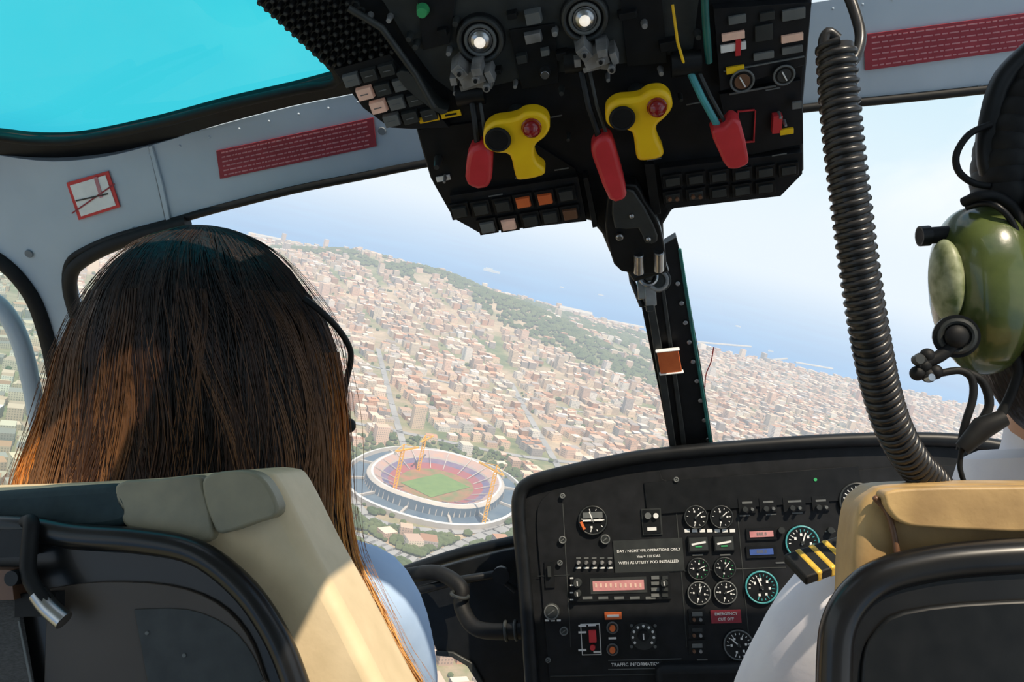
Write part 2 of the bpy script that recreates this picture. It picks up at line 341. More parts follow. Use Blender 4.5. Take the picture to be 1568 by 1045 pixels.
# stadium
M['conc']=mat('stadium_concrete',(.50,.44,.38),(.38,.35,.33),.05,.8)
M['stand1']=mat('stand_pink',(.46,.28,.21),(.36,.28,.28),.09,.8); M['stand2']=mat('stand_blue',(.10,.10,.20),(.24,.15,.20),.05,.8)
M['stand3']=mat('stand_red',(.34,.08,.07),(.26,.10,.13),.05,.8); M['grass']=mat('pitch_grass',(.11,.19,.05),(.15,.23,.06),.08,.9)
M['track']=mat('pitch_surround',(.14,.17,.06),(.36,.14,.08),.05,.9); M['plaza']=mat('plaza_paving',(.06,.10,.15),(.12,.16,.20),.03,.9); M['whiteroof']=mat('canopy_roof',(.66,.63,.58),(.50,.50,.49),.05,.6)
st_=MB(); NS=72
SA=math.radians(-12)
def er(a,b_,z,wob=0,tilt=0):
    o=[]
    for i in range(NS):
        q=2*math.pi*i/NS; c,s=math.cos(q),math.sin(q); p=2.3
        x=a*abs(c)**(2/p)*(1 if c>=0 else -1); y=b_*abs(s)**(2/p)*(1 if s>=0 else -1)
        zz=z+wob*(-abs(c)**1.5+ .5)
        o.append(V((SX+x*math.cos(SA)-y*math.sin(SA),SY+x*math.sin(SA)+y*math.cos(SA),zz)))
    return o
def band(r0,r1,k):
    n=NS; st_.add(r0+r1,[(j,(j+1)%n,n+(j+1)%n,n+j) for j in range(n)],k)
seq=[((119,143,0),'conc'),((119,143,7),'whiteroof'),((115.5,139,7.5),'conc'),((114,138,2.5),'plaza'),((91,111,3),'plaza'),((90,110,14,3),'conc'),((89,109,15,3),'conc'),((85,105,17,3),'whiteroof'),((82,101,16.5,3),'stand1'),((72,89,11,1.5),'conc'),((71,88,9,1),'stand2'),((62,77,6,0),'stand3'),((50,62,2.5,0),'track'),((46,58,1.5,0),None)]
for i in range(len(seq)-1): band(er(*seq[i][0]),er(*seq[i+1][0]),seq[i][1])
st_.add(er(46,58,1.5),[list(range(NS))],'track')
def sp_(x,y,z,a2=SA-.35): return V((SX+x*math.cos(a2)-y*math.sin(a2),SY+x*math.sin(a2)+y*math.cos(a2),z))
st_.add([sp_(-27,-43,2),sp_(27,-43,2),sp_(27,43,2),sp_(-27,43,2)],[(0,1,2,3)],'grass')
for i in range(0,NS):
    a_=er(91,111,3)[i]; b_=er(89,109,14,3)[i]; st_.beam(a_,b_,1.2,'conc')
    if i%6==0: st_.beam(er(113,137,3.5)[i],er(92,112,5)[i],3,'conc')
    if i%4==0: st_.beam(er(82,101,17,3)[i],er(51,63,3.2)[i],1.0,'conc')
so=st_.done('stadium'); setG(so)
# tower cranes
M['crane']=mat('crane_yellow',(.85,.42,.02),(.8,.38,.02),.1,.5)
for j,(u,v,hh,an) in enumerate([(601,765,66,1.0),(739,808,74,2.4),(640,722,46,1.3)]):
    cx_,cy_=G(u,v); cb=MB(); w=1.8
    for dx in(-w,w):
        for dy in(-w,w): cb.beam((cx_+dx,cy_+dy,0),(cx_+dx,cy_+dy,hh),1.2,'crane')
    for z in range(0,hh,4): cb.beam((cx_-w,cy_-w,z),(cx_+w,cy_-w,z+4),.8,'crane'); cb.beam((cx_+w,cy_+w,z),(cx_+w,cy_-w,z+4),.8,'crane')
    dx,dy=math.cos(an),math.sin(an)
    cb.beam((cx_-dx*14,cy_-dy*14,hh),(cx_+dx*30,cy_+dy*30,hh),2.0,'crane'); cb.beam((cx_,cy_,hh),(cx_,cy_,hh+8),1.8,'crane')
    cb.beam((cx_,cy_,hh+8),(cx_+dx*26,cy_+dy*26,hh+1),.7,'crane'); cb.beam((cx_,cy_,hh+8),(cx_-dx*13,cy_-dy*13,hh+1),.7,'crane')
    cb.beam((cx_-dx*14,cy_-dy*14,hh-4),(cx_-dx*14,cy_-dy*14,hh),3,'conc')
    setG(cb.done('tower_crane'))
hb=MB()
for a,b_,w in [((1068,524),(1150,531),18),((905,487),(985,502),26),((855,476),(905,487),80),((1218,555),(1275,565),18),((380,360),(430,370),50),((1080,540),(1140,548),26),((1160,553),(1205,549),16)]:
    p=G(*a);q=G(*b_); hb.tube([V((*p,-2)),V((*q,-2))],w*.32,'conc',n=8)
setG(hb.done('harbour_breakwater'))
for u,v,s in [(752,416,42),(920,452,14),(1130,500,14),(860,440,10),(1000,478,10),(1180,538,12)]:
    p=G(u,v); sb=MB(); o=V((*p,0))
    hull=[o+V((x*s,y*s*.16,-3)) for x,y in [(-1,-.8),(.6,-1),(1.15,0),(.6,1),(-1,.8)]]; sb.prism(hull,V((0,0,s*.18+4)),'whiteroof')
    sb.box(o+V((-.3*s,0,s*.28)),V((1,0,0)),V((0,1,0)),V((0,0,1)),s*.9,s*.2,s*.2,'whiteroof'); setG(sb.done('ship'))
# aerial haze : homogeneous absorbing + glowing air
hz=bpy.data.materials.new('haze_air'); hz.use_nodes=True; nt=hz.node_tree; nt.nodes.clear(); o_=nt.nodes.new('ShaderNodeOutputMaterial')
sig=1.8e-4; hc=(.86,.95,1.03)
ab=nt.nodes.new('ShaderNodeVolumeAbsorption'); ab.inputs['Color'].default_value=(0,0,0,1); ab.inputs['Density'].default_value=sig
em=nt.nodes.new('ShaderNodeEmission'); em.inputs[0].default_value=(*hc,1); em.inputs[1].default_value=sig
ad=nt.nodes.new('ShaderNodeAddShader'); nt.links.new(ab.outputs[0],ad.inputs[0]); nt.links.new(em.outputs[0],ad.inputs[1]); nt.links.new(ad.outputs[0],o_.inputs['Volume'])
S_=28000; mesh_fast('atmosphere_haze',[(x,y,z) for z in(-60,1000) for y in(-S_,S_) for x in(-S_,S_)],[(0,2,3,1),(4,5,7,6),(0,1,5,4),(1,3,7,5),(3,2,6,7),(2,0,4,6)],hz)
# ------------------------------------------------------------------ world + sun
w=bpy.data.worlds.new('World'); sc.world=w; w.use_nodes=True; nt=w.node_tree; nn=nt.nodes; ll=nt.links; bg=nn['Background']
tc=nn.new('ShaderNodeTexCoord'); dp=nn.new('ShaderNodeVectorMath'); dp.operation='DOT_PRODUCT'; dp.inputs[1].default_value=GN; ll.new(tc.outputs['Generated'],dp.inputs[0])
cr=nn.new('ShaderNodeValToRGB'); e=cr.color_ramp.elements; e[0].position=0; e[0].color=(.85,.95,1,1); e[1].position=.7; e[1].color=(.20,.45,.80,1)
x=e.new(.12); x.color=(.66,.90,.98,1); x=e.new(.28); x.color=(.48,.78,.94,1); x=e.new(.42); x.color=(.30,.58,.86,1)
ll.new(dp.outputs['Value'],cr.inputs[0])
mpw=nn.new('ShaderNodeMapping'); mpw.inputs['Location'].default_value=(3.7,1.2,.4); mpw.inputs['Scale'].default_value=(1,1,2.2); ll.new(tc.outputs['Generated'],mpw.inputs[0])
no=nn.new('ShaderNodeTexNoise'); no.inputs['Scale'].default_value=3.2; no.inputs['Detail'].default_value=6; no.inputs['Distortion'].default_value=.5; ll.new(mpw.outputs[0],no.inputs['Vector'])
c2=nn.new('ShaderNodeValToRGB'); c2.color_ramp.elements[0].position=.45; c2.color_ramp.elements[1].position=.62; ll.new(no.outputs['Fac'],c2.inputs[0])
mx=nn.new('ShaderNodeMix'); mx.data_type='RGBA'; ll.new(c2.outputs[0],mx.inputs[0]); ll.new(cr.outputs[0],mx.inputs[6]); mx.inputs[7].default_value=(1.05,1.08,1.08,1); ll.new(mx.outputs[2],bg.inputs[0]); bg.inputs[1].default_value=1.0
SD=V((.45,-.45,.77)).normalized()
sl=bpy.data.lights.new('sun','SUN'); sl.energy=6.2; sl.color=(1,.86,.67); sl.angle=.009; so=bpy.data.objects.new('sun',sl); so.rotation_euler=SD.to_track_quat('Z','Y').to_euler(); so.location=(3,-3,6); sc.collection.objects.link(so)
# ------------------------------------------------------------------ cabin shell
WP=Plane(P(450,230,1.1),V((0,-.866,-.5)))
RP=Plane(WP.at(300,205),V((0,-.3,-1)))
upper=[(-220,190),(-120,215),(0,238),(80,247),(160,240),(240,220),(340,190),(450,162),(560,140),(700,110),(1000,50),(1235,5),(1600,-50),(1850,-80)]
lower=[(1850,90),(1568,130),(1400,148),(1232,165),(1000,198),(800,226),(650,250),(560,268),(450,290),(330,320),(260,340),(180,362),(130,383),(106,402),(102,440),(113,485),(140,570),(180,700),(235,870),(270,980)]
door=[(200,980),(160,870),(112,700),(90,600),(74,520),(48,450),(0,398),(-60,378),(-220,360)]
hd=MB(); WP.poly(hd,sm2(upper,3)+sm2(lower,3)+sm2(door,3),-.03,'frame')
for i in range(34):
    u=230+1500*i/33; v=float(np.interp(u,[q[0] for q in upper],[q[1] for q in upper]))+14
    WP.cyl(hd,u,v,2.3,.0015,'frame',r2=1.2,n=10)
for u,v in [(45,388),(207,353),(585,200),(1500,135),(1300,152)]: WP.cyl(hd,u,v,6,.003,'framed',n=16)
WP.poly(hd,[(229,224),(234,222),(250,280),(262,336),(256,338),(243,280)],.004,'frame')
WP.poly(hd,[(227,224),(229,224),(243,280),(256,338),(253,339),(240,280)],.001,'framed')
hd.done('wall_front',bevel=.0015)
tr=MB()
tr.tube([WP.at(u,v)+WP.n*.002 for u,v in sm2(lower[1:],4)],.0055,'rubber')
tr.tube([WP.at(u,v)+WP.n*.006 for u,v in sm2([(290,338),(220,358),(170,375),(128,398),(112,418),(112,450),(125,490),(150,570),(190,700)],5)],.010,'rubber')
tr.done('trim_1')
tr=MB(); tr.tube([WP.at(u,v)+WP.n*.002 for u,v in sm2([(235,980)]+[(170,870)]+door[2:],5)],.012,'rubber')
tr.done('trim_2')
gl=[(-200,180),(-100,198),(0,208),(60,214),(130,211),(240,188),(345,160),(450,136),(518,118),(470,60),(400,-5),(330,-100),(-200,-100)]
tr=MB(); tr.tube([RP.at(u,v)+RP.n*.002 for u,v in sm2(gl[:11],4)],.006,'rubber')
RP.poly(tr,sm2(gl[:9],4)+[(700,100)]+sm2(upper[:10][::-1],3),-.012,'rubber',h0=0)
RP.poly(tr,[(518,118),(470,60),(400,-5),(330,-100),(1000,-100),(1000,60),(700,112)],-.012,'rubber')
tr.done('trim_3',bevel=.001)
def glass(name,col,gl_=.04):
    m=bpy.data.materials.new(name); m.use_nodes=True; nt=m.node_tree; nt.nodes.clear(); o=nt.nodes.new('ShaderNodeOutputMaterial')
    t=nt.nodes.new('ShaderNodeBsdfTransparent'); g=nt.nodes.new('ShaderNodeBsdfGlossy'); g.inputs['Roughness'].default_value=.02; x=nt.nodes.new('ShaderNodeMixShader'); x.inputs[0].default_value=gl_
    n=nt.nodes.new('ShaderNodeTexNoise'); n.inputs['Scale'].default_value=3; r=nt.nodes.new('ShaderNodeValToRGB'); r.color_ramp.elements[0].color=(*col,1); r.color_ramp.elements[1].color=(*[min(1,q*1.03) for q in col],1)
    nt.links.new(n.outputs['Fac'],r.inputs[0]); nt.links.new(r.outputs[0],t.inputs[0])
    nt.links.new(t.outputs[0],x.inputs[1]); nt.links.new(g.outputs[0],x.inputs[2]); nt.links.new(x.outputs[0],o.inputs[0]); return m
M['tint']=glass('tinted_roof_glass',(.06,.68,.76)); M['sideg']=glass('side_glass',(.66,.82,.78)); M['clear']=glass('clear_glass',(.99,.995,.995),.01)
g1=MB(); g1.add([RP.at(u,v)-RP.n*.006 for u,v in gl],[list(range(len(gl)))],'tint'); g1.done('window_1')
g1=MB(); g1.add([WP.at(u,v)-WP.n*.02 for u,v in [(60,340),(1850,70),(1850,900),(800,900),(560,960),(230,960)]],[[0,1,2,3,4,5]],'clear'); g1.done('window_2')
g1=MB(); g1.add([WP.at(u,v)-WP.n*.02 for u,v in [(-220,350),(0,380),(70,440),(100,560),(200,980),(-220,980)]],[list(range(6))],'sideg'); g1.done('window_3')
dr=MB(); dr.tube([WP.at(u,v)-WP.n*.0 for u,v in sm2([(-120,430),(-40,450),(0,470),(30,520),(50,600),(70,720),(110,900)],5)],.014,'frame'); dr.done('door_1')
X1,Y1,Z1=V((1,0,0)),V((0,1,0)),V((0,0,1))
ce=MB()
def slab(mb,x0,x1,y0,y1,z0,z1,k): mb.box(V(((x0+x1)/2,(y0+y1)/2,(z0+z1)/2)),X1,Y1,Z1,x1-x0,y1-y0,z1-z0,k)
slab(ce,-.9,.10,-1,.40,1.62,1.66,'frame'); slab(ce,-.9,-.52,.40,.60,1.62,1.66,'frame'); slab(ce,-.21,.10,.40,.54,1.62,1.66,'frame'); slab(ce,.10,.95,-1,.08,1.62,1.66,'frame')  # out-of-view ceiling slabs, gaps placed to shape sun patches on seats and hair
slab(ce,-.9,-.21,.60,.70,1.61,1.64,'frame'); slab(ce,-.21,.95,.535,.78,1.60,1.64,'frame')  # left slab added to keep sun off the upper hair
ce.done('ceiling_sun_mask')
rw=MB(); slab(rw,-.9,.95,-1.05,-1.0,0,1.62,'frame'); rw.done('wall_rear')
fl=MB(); slab(fl,-.9,.95,-1,1.2,.0,.04,'dgrey'); fl.done('floor')
sl_=MB()
sl_.tube([WP.at(u,v) for u,v in sm2([(520,925),(570,896),(620,876),(700,850),(760,836),(830,822)],5)],.011,'black')
IPn=V((0,-.985,.17))
LP=Plane(P(740,920,1.40),V((0,-.98,.1)))
LP.poly(sl_,sm2([(612,888),(640,880),(700,862),(800,838),(860,838)],3)+[(860,1100),(760,1100),(742,1050),(720,1015),(695,1001),(670,1000),(650,960),(630,915)],-.03,'black')
LP.poly(sl_,[(742,1045),(725,1015),(695,998),(668,996),(668,1004),(692,1006),(716,1020),(736,1052)],.006,'dgrey')
sl_.done('windshield_sill',bevel=.002)
du=MB(); dpth=[P(u,v,y) for u,v,y in [(625,882,1.38),(670,878,1.36),(705,900,1.34),(707,930,1.33),(725,960,1.31),(760,968,1.3),(830,965,1.3)]]
du.tube(smooth(dpth,5),.0125,'rubber',n=14)
for u,v in [(704,912),(775,967),(790,966)]: du.torus(P(u,v,1.325 if u<740 else 1.3),V((0.3,0,1)) if u<740 else V((1,0,.05)),.0135,.003,'dgrey')
du.tube([P(640,905,1.36),P(700,890,1.36),P(760,880,1.37),P(790,905,1.37)],.007,'black'); du.cyl(P(768,880,1.36),V((0,-1,0)),.014,.01,'black')
du.done('demist_duct')
po=MB(); po.tube([P(812,972,1.32),P(816,1120,1.28)],.006,'alu'); po.done('support_strut')
# ------------------------------------------------------------------ placards
def placard(pts,name,rows):
    mb=MB(); WP.poly(mb,pts,.002,'placard',h0=.001)
    (a,b_,c,d)=[V((*q,0)) for q in pts]
    for i in range(rows):
        t=(i+.7)/(rows+.4); l=a.lerp(d,t); r=b_.lerp(c,t); x=.03
        while x<.95:
            w=random.uniform(.012,.04); p=l.lerp(r,x); q=l.lerp(r,min(x+w,.97)); hh=V((0,1.0,0))
            WP.poly(mb,[tuple(p-hh)[:2],tuple(q-hh)[:2],tuple(q+hh)[:2],tuple(p+hh)[:2]],.0004,'redline',h0=.003); x+=w+.007
    mb.done(name)
placard([(332,230),(572,179),(577,223),(338,273)],'warning_placard',6)
placard([(1322,52),(1700,2),(1704,56),(1324,107)],'warning_placard',6)
mb=MB(); WP.poly(mb,[(103,279),(167,261),(185,316),(122,336)],.002,'red',h0=.001); WP.poly(mb,[(109,283),(163,267),(179,313),(126,330)],.001,'white',h0=.003)
WP.poly(mb,[(112,324),(113,326),(178,281),(177,279)],.001,'placard',h0=.004); WP.poly(mb,[(118,305),(118.5,307),(168,296),(167,294)],.001,'dgrey',h0=.004)
WP.poly(mb,[(146,270),(151,269),(160,300),(155,301)],.001,'redline',h0=.004)
mb.done('prohibition_sign')
# ------------------------------------------------------------------ overhead console
OC=empty('overhead_console')
OP=Plane(P(940,170,.75),V((0,-math.sin(math.radians(50)),-math.cos(math.radians(50)))))
mb=MB()
body=[(395,-60),(400,0),(440,38),(480,72),(515,108),(560,160),(600,188),(634,190),(645,230),(660,280),(680,284),(692,328),(735,352),(880,335),(905,340),(922,360),(935,392),(1018,392),(1016,345),(1030,322),(1060,316),(1195,298),(1232,262),(1231,160),(1240,60),(1250,-60)]
OP.poly(mb,body,-.05,'panel')
mb.done('housing',OC,bevel=.004,seg=3)
mb=MB()
OP.poly(mb,[(515,98),(600,74),(690,186),(634,188),(600,186),(560,156)],.012,'panel')
OP.poly(mb,[(640,196),(760,180),(880,255),(890,300),(690,322),(664,276)],.004,'black')
OP.poly(mb,[(690,292),(885,262),(898,330),(735,348),(700,328)],.010,'panel')
OP.poly(mb,[(1008,250),(1225,225),(1225,258),(1192,292),(1018,312)],.010,'panel')
OP.poly(mb,[(1090,5),(1238,-5),(1228,90),(1100,130)],.012,'panel')
OP.poly(mb,[(1100,140),(1225,118),(1228,215),(1150,232),(1120,230)],.006,'panel')
OP.poly(mb,[(540,-60),(590,0),(625,60),(665,115),(700,140),(820,112),(1000,86),(1060,70),(1075,-60)],.006,'dgrey')
OP.poly(mb,[(780,40),(850,30),(856,120),(800,130)],.004,'black',h0=.005); OP.poly(mb,[(640,-20),(700,-20),(690,60),(650,70)],.004,'panel',h0=.005); OP.poly(mb,[(945,-40),(1010,-40),(1020,90),(960,95)],.004,'black',h0=.005)
OP.poly(mb,sm2([(612,98),(630,95),(650,120),(676,150),(690,152),(680,160),(650,140),(625,118)],2,True),.02,'dgrey')
for pts in ([(985,240),(1000,240),(1010,315),(996,318)],[(893,262),(900,260),(915,335),(907,337)]): OP.poly(mb,pts,.014,'black')
for r in range(7):
    for c in range(11):
        s_=c/10; t=r/6
        u=(404+ s_*104)*(1-t)+(520+s_*84)*t; v=(-4+s_*96)*(1-t)+(-22+s_*92)*t
        OP.cyl(mb,u,v,6.3,.004,'dgrey',n=14); OP.cyl(mb,u,v,4.4,.014,'rubber',r2=3.8,n=12); OP.cyl(mb,u,v,2.6,.0147,'dgrey',n=10)
for r in range(4):
    for c in range(3):
        t=(r+.5)/4;s_=(c+.5)/3
        u=(520*(1-t)+600*t)*(1-s_)+(600*(1-t)+685*t)*s_; v=(105*(1-t)+184*t)*(1-s_)+(80*(1-t)+172*t)*s_
        k=('pinklamp' if (r,c) in ((1,0),(2,0)) else ('mgrey' if (r+c)%3==0 else 'dgrey'))
        OP.box(mb,u,v,25,18,.006,k,h0=.012,rot=math.radians(8),taper=.9); OP.box(mb,u,v,12,1.5,.0005,'mgrey',h0=.0182,rot=math.radians(8))
for u,v in ((660,171),(693,164)): OP.box(mb,u,v,31,9,.001,'yellow',h0=.0135,rot=math.radians(5)); OP.box(mb,u,v,18,3,.0004,'black',h0=.0146,rot=math.radians(5))
for u,v in ((737,53),(895,20)):
    OP.cyl(mb,u,v,42,.010,'black',r2=36); OP.ring(mb,u,v,32,4,'dgrey',h0=.012); OP.ring(mb,u,v,22,3,'mgrey',h0=.012); OP.cyl(mb,u,v,18,.004,'chrome',h0=.009)
    a,b_=OP.loc(u,v); sx=OP.scl(u,v)[0]; mb.ell(OP.pt(a,b_,.012),OP.ex*17*sx,OP.ey*17*sx,OP.n*.006,'chrome'); mb.ell(OP.pt(a,b_,.016),OP.ex*9*sx,OP.ey*9*sx,OP.n*.005,'lamp')
for u,v,r,k in [(835,102,9,'chrome'),(570,18,5,'alu'),(650,8,11,'green'),(630,48,6,'dgrey'),(640,60,6,'dgrey'),(985,28,6,'alu'),(1066,45,6,'dgrey'),(700,25,6,'dgrey'),(690,70,5,'alu'),(850,40,6,'alu'),(1010,100,5,'alu'),(860,130,5,'dgrey'),(700,130,5,'alu'),(870,200,4,'dgrey'),(1040,140,4,'dgrey'),(600,20,5,'alu'),(790,120,4,'alu'),(930,110,4,'alu')]:
    OP.cyl(mb,u,v,r,.012,k,h0=.006,r2=r*.7,n=16)
for u,v,w,h,k in [(817,18,26,20,'mgrey'),(817,48,28,16,'alu'),(800,80,18,14,'dgrey'),(785,15,16,10,'black'),(960,14,30,12,'black'),(1020,60,26,16,'black'),(860,75,18,12,'black'),(680,40,16,12,'black'),(760,100,20,8,'black'),(835,70,14,10,'mgrey')]:
    OP.box(mb,u,v,w,h,.010,k,h0=.006,rot=math.radians(5),taper=.85)
for u,v in ((727,100),(912,72)):
    for du_,dv,w,h,d,rt in [(0,0,46,26,.022,.25),(-18,-12,20,26,.026,.6),(18,10,28,18,.018,-.2),(8,-16,18,14,.03,.1),(-6,18,34,10,.014,.15),(26,-4,12,22,.024,.3),(-28,6,12,14,.02,0)]:
        OP.box(mb,u+du_,v+dv,w,h,d,'alu',h0=.006,rot=rt,taper=.8)
    for du_,dv in((-18,-12),(6,-2),(22,10)): OP.cyl(mb,u+du_,v+dv,6,.03,'alu',h0=.004,n=14); OP.cyl(mb,u+du_,v+dv,3,.032,'black',h0=.004,n=10)
for u,v,w,h,k in [(1119,45,34,11,'pinklamp'),(1119,62,38,11,'white'),(1210,12,34,16,'mgrey'),(1208,48,32,11,'pinklamp'),(1208,66,30,10,'mgrey'),(1165,75,30,10,'mgrey'),(1165,40,26,24,'dgrey'),(1125,20,26,12,'mgrey'),(1170,15,22,12,'dgrey'),(1122,96,27,10,'yellow'),(1200,190,20,8,'yellow'),(1215,150,14,10,'mgrey')]:
    OP.box(mb,u,v,w,h,.003,k,h0=.012,rot=math.radians(4))
OP.box(mb,1126,62,8,24,.0035,'red',h0=.0125)
OP.box(mb,1165,88,120,2,.002,'mgrey',h0=.012,rot=math.radians(5)); OP.box(mb,1150,132,70,3,.001,'mgrey',h0=.007,rot=math.radians(5))
for u,v,r,k in [(1132,112,17,'orange'),(1195,103,15,'dgrey')]:
    OP.cyl(mb,u,v,r,.006,'black',h0=.010,r2=r*.9); OP.ring(mb,u,v,r,1.8,'mgrey',h0=.016); OP.cyl(mb,u,v,r*.7,.001,'brownbar' if k=='orange' else 'dgrey',h0=.0162); OP.box(mb,u,v,2,r,.002,'white',h0=.017,rot=.5)
for u,v in ((1140,187),):
    for du_,dv,w,h in((0,-24,26,2),(0,24,26,2),(-13,0,2,48),(13,0,2,48)): OP.box(mb,u+du_,v+dv,w,h,.002,'red',h0=.007)
for u,v in [(683,266),(740,270),(720,258),(1190,168),(1198,180)]: OP.cyl(mb,u,v,3.5,.012,'alu',h0=.004,r2=2,n=10)
OP.box(mb,680,268,22,7,.002,'white',h0=.005,rot=.1); OP.box(mb,737,268,24,14,.006,'red',h0=.004,rot=.1); OP.box(mb,1186,180,14,26,.008,'red',h0=.006)
OP.cyl(mb,672,240,7,.016,'dgrey',h0=.004,r2=4)
for i,(u,v,k) in enumerate([(738,308,'dgrey'),(771,303,'dgrey'),(802,297,'orange'),(835,292,'orange'),(867,286,'dgrey'),(748,335,'mgrey'),(780,331,'pinklamp'),(813,325,'dgrey'),(843,320,'dgrey'),(873,315,'brownbar'),(706,312,'dgrey')]):
    OP.box(mb,u,v,29,23,.004,'black',h0=.010,rot=math.radians(5)); OP.box(mb,u,v,22,15,.003,k,h0=.014,rot=math.radians(5),taper=.9)
for r in range(2):
    for c in range(6):
        u=1028+c*35; v=266+r*24-c*3.5
        if u>1195 and r: continue
        OP.box(mb,u,v,29,19,.004,'black',h0=.010,rot=math.radians(4)); OP.box(mb,u,v,21,11,.002,'dgrey',h0=.014,rot=math.radians(4))
        if r and c<2: OP.cyl(mb,u-5,v,3,.003,'brownbar',h0=.016,n=10); OP.cyl(mb,u+6,v,3,.003,'brownbar',h0=.016,n=10)
for u,v in [(1130,247),(1060,150),(800,262),(860,250),(1000,235),(1190,228),(760,290),(850,170),(1180,128)]: OP.box(mb,u,v,22,2,.0006,'mgrey',h0=.0105,rot=math.radians(5))
mb.done('switch_panels',OC,bevel=.0007,seg=1)
mb=MB(); mb.tube([OP.at(1072,-60)+OP.n*.02,OP.at(1076,20)+OP.n*.02,OP.at(1082,84)+OP.n*.015],.003,'tealedge')
mb.tube([OP.at(u,v)+OP.n*.018 for u,v in [(540,0),(590,30),(640,100),(668,150)]],.003,'dgrey')
mb.done('conduit',OC)
def handle(out,k1,k2,nm):
    mb=MB(); OP.poly(mb,sm2(out,3,True),.018,'yellow',h0=.022); o=mb.done(nm,OC,bevel=.004,seg=3)
    mb=MB(); u,v=k1; OP.cyl(mb,u,v,18,.026,'black',h0=.018,r2=16); OP.ring(mb,u,v,17,2.5,'rubber',h0=.043)
    u,v=k2; OP.cyl(mb,u,v,16,.024,'redknob',h0=.018,r2=15); a,b_=OP.loc(u,v); sx=OP.scl(u,v)[0]; mb.ell(OP.pt(a,b_,.042),OP.ex*14*sx,OP.ey*14*sx,OP.n*.008,'redknob')
    u=(k1[0]+k2[0])/2; v=(k1[1]+k2[1])/2; OP.cyl(mb,u,v,14,.03,'dgrey',h0=0); mb.done(nm+'_knobs',OC,bevel=.0008,seg=1)
handle([(745,182),(747,166),(762,155),(782,152),(796,148),(806,142),(824,141),(839,149),(843,164),(836,178),(822,190),(820,204),(825,217),(835,226),(832,236),(800,243),(792,236),(784,206),(764,202),(748,195)],(767,179),(816,163),'handle_left')
handle([(925,150),(927,134),(942,123),(960,121),(976,118),(988,110),(1008,108),(1021,118),(1023,135),(1012,150),(1000,162),(1002,180),(1010,198),(1009,207),(998,212),(977,214),(970,206),(964,172),(940,168),(928,160)],(949,147),(1000,132),'handle_centre')
def lever(shaft,grip,ks,nm):
    mb=MB(); p=[OP.at(u,v)+OP.n*h for u,v,h in shaft]; mb.tube(p,.003,ks,n=8)
    mb.tube([q+OP.ex*.007 for q in p],.0016,'dgrey',n=6); mb.cyl(p[0]-OP.ex*.012,OP.ex,.010,.024,'black')
    mb.done(nm,OC)
    mb=MB(); OP.poly(mb,sm2(grip,2,True),.02,'red',h0=shaft[-1][2]-.01); mb.done(nm+'_grip',OC,bevel=.004,seg=3)
lever([(722,135,.01),(730,160,.025),(736,200,.03)],[(727,195),(755,193),(758,225),(752,255),(722,252),(719,225)],'black','lever_left')
lever([(886,85,.01),(900,140,.03),(916,185,.032)],[(904,200),(908,185),(922,176),(934,180),(945,215),(956,262),(948,272),(930,270),(912,225)],'black','lever_centre')
lever([(1048,88,.012),(1068,125,.03),(1090,163,.035)],[(1079,165),(1098,160),(1108,148),(1122,152),(1134,205),(1130,216),(1105,222),(1090,195)],'teal','lever_right')
mb=MB(); mb.tube([OP.at(1028,0)+OP.n*.01,OP.at(1034,50)+OP.n*.02,OP.at(1045,88)+OP.n*.02],.0012,'yellow'); mb.done('lever_rod',OC)
mb=MB(); FN=[(930,280),(938,268),(972,267),(985,290),(1003,318),(1012,345),(1018,388),(1006,402),(950,398),(934,372),(926,330)]
OP.poly(mb,sm2(FN,2,True),.016,'black',h0=.004)
OP.poly(mb,sm2([(936,285),(942,274),(968,273),(998,325),(1004,350),(985,352),(975,330),(940,330)],2,True),.003,'dgrey',h0=.02)
for u,v,r in [(947,342,6),(945,280,4),(990,345,4),(965,310,4)]: OP.cyl(mb,u,v,r,.006,'chrome',h0=.02,n=16)
mb.done('centre_fin',OC,bevel=.002)
mb=MB()
for u,v in((976,382),(1006,378)): mb.cyl(OP.at(u,v-12)+OP.n*.022,OP.at(u,v+10)-OP.at(u,v-12),.005,.022,'chrome',n=16)
mb.tube([OP.at(955,395),OP.at(972,412)+OP.n*.012,OP.at(1020,396)+OP.n*.012],.006,'black')
# latch assembly hanging between console nose and post
Lq=lambda u,v,dy=0:P(u,v,.88+dy)
mb.tube([Lq(990,398),Lq(991,418),Lq(993,470)],.0045,'dgrey',n=12)
mb.cyl(Lq(974,422),V((1,0,.07)),.0085,.022,'chrome',n=18); mb.cyl(Lq(968,422),V((1,0,.07)),.0055,.034,'alu',n=16)
mb.torus(Lq(993,424,-.012),V((.1,-1,.1)),.008,.0025,'chrome'); mb.ell(Lq(993,424,-.012),X1*.005,Y1*.004,Z1*.005,'dgrey')
mb.cyl(Lq(1008,430,-.002),V((.1,-1,0)),.012,.008,'dgrey'); mb.torus(Lq(1008,430,-.011),V((.1,-1,0)),.009,.002,'alu')
mb.box(Lq(982,444,-.004),X1,Y1,Z1,.008,.008,.020,'chrome'); mb.box(Lq(996,452,-.006),X1,Y1,Z1,.011,.009,.022,'alu'); mb.box(Lq(995,468,-.006),X1,Y1,Z1,.008,.008,.012,'dgrey')
mb.tube([Lq(965,408),Lq(968,430),Lq(976,450),Lq(984,470)],.003,'black',n=8)
mb.done('mirror_latch',OC,bevel=.0008,seg=1)
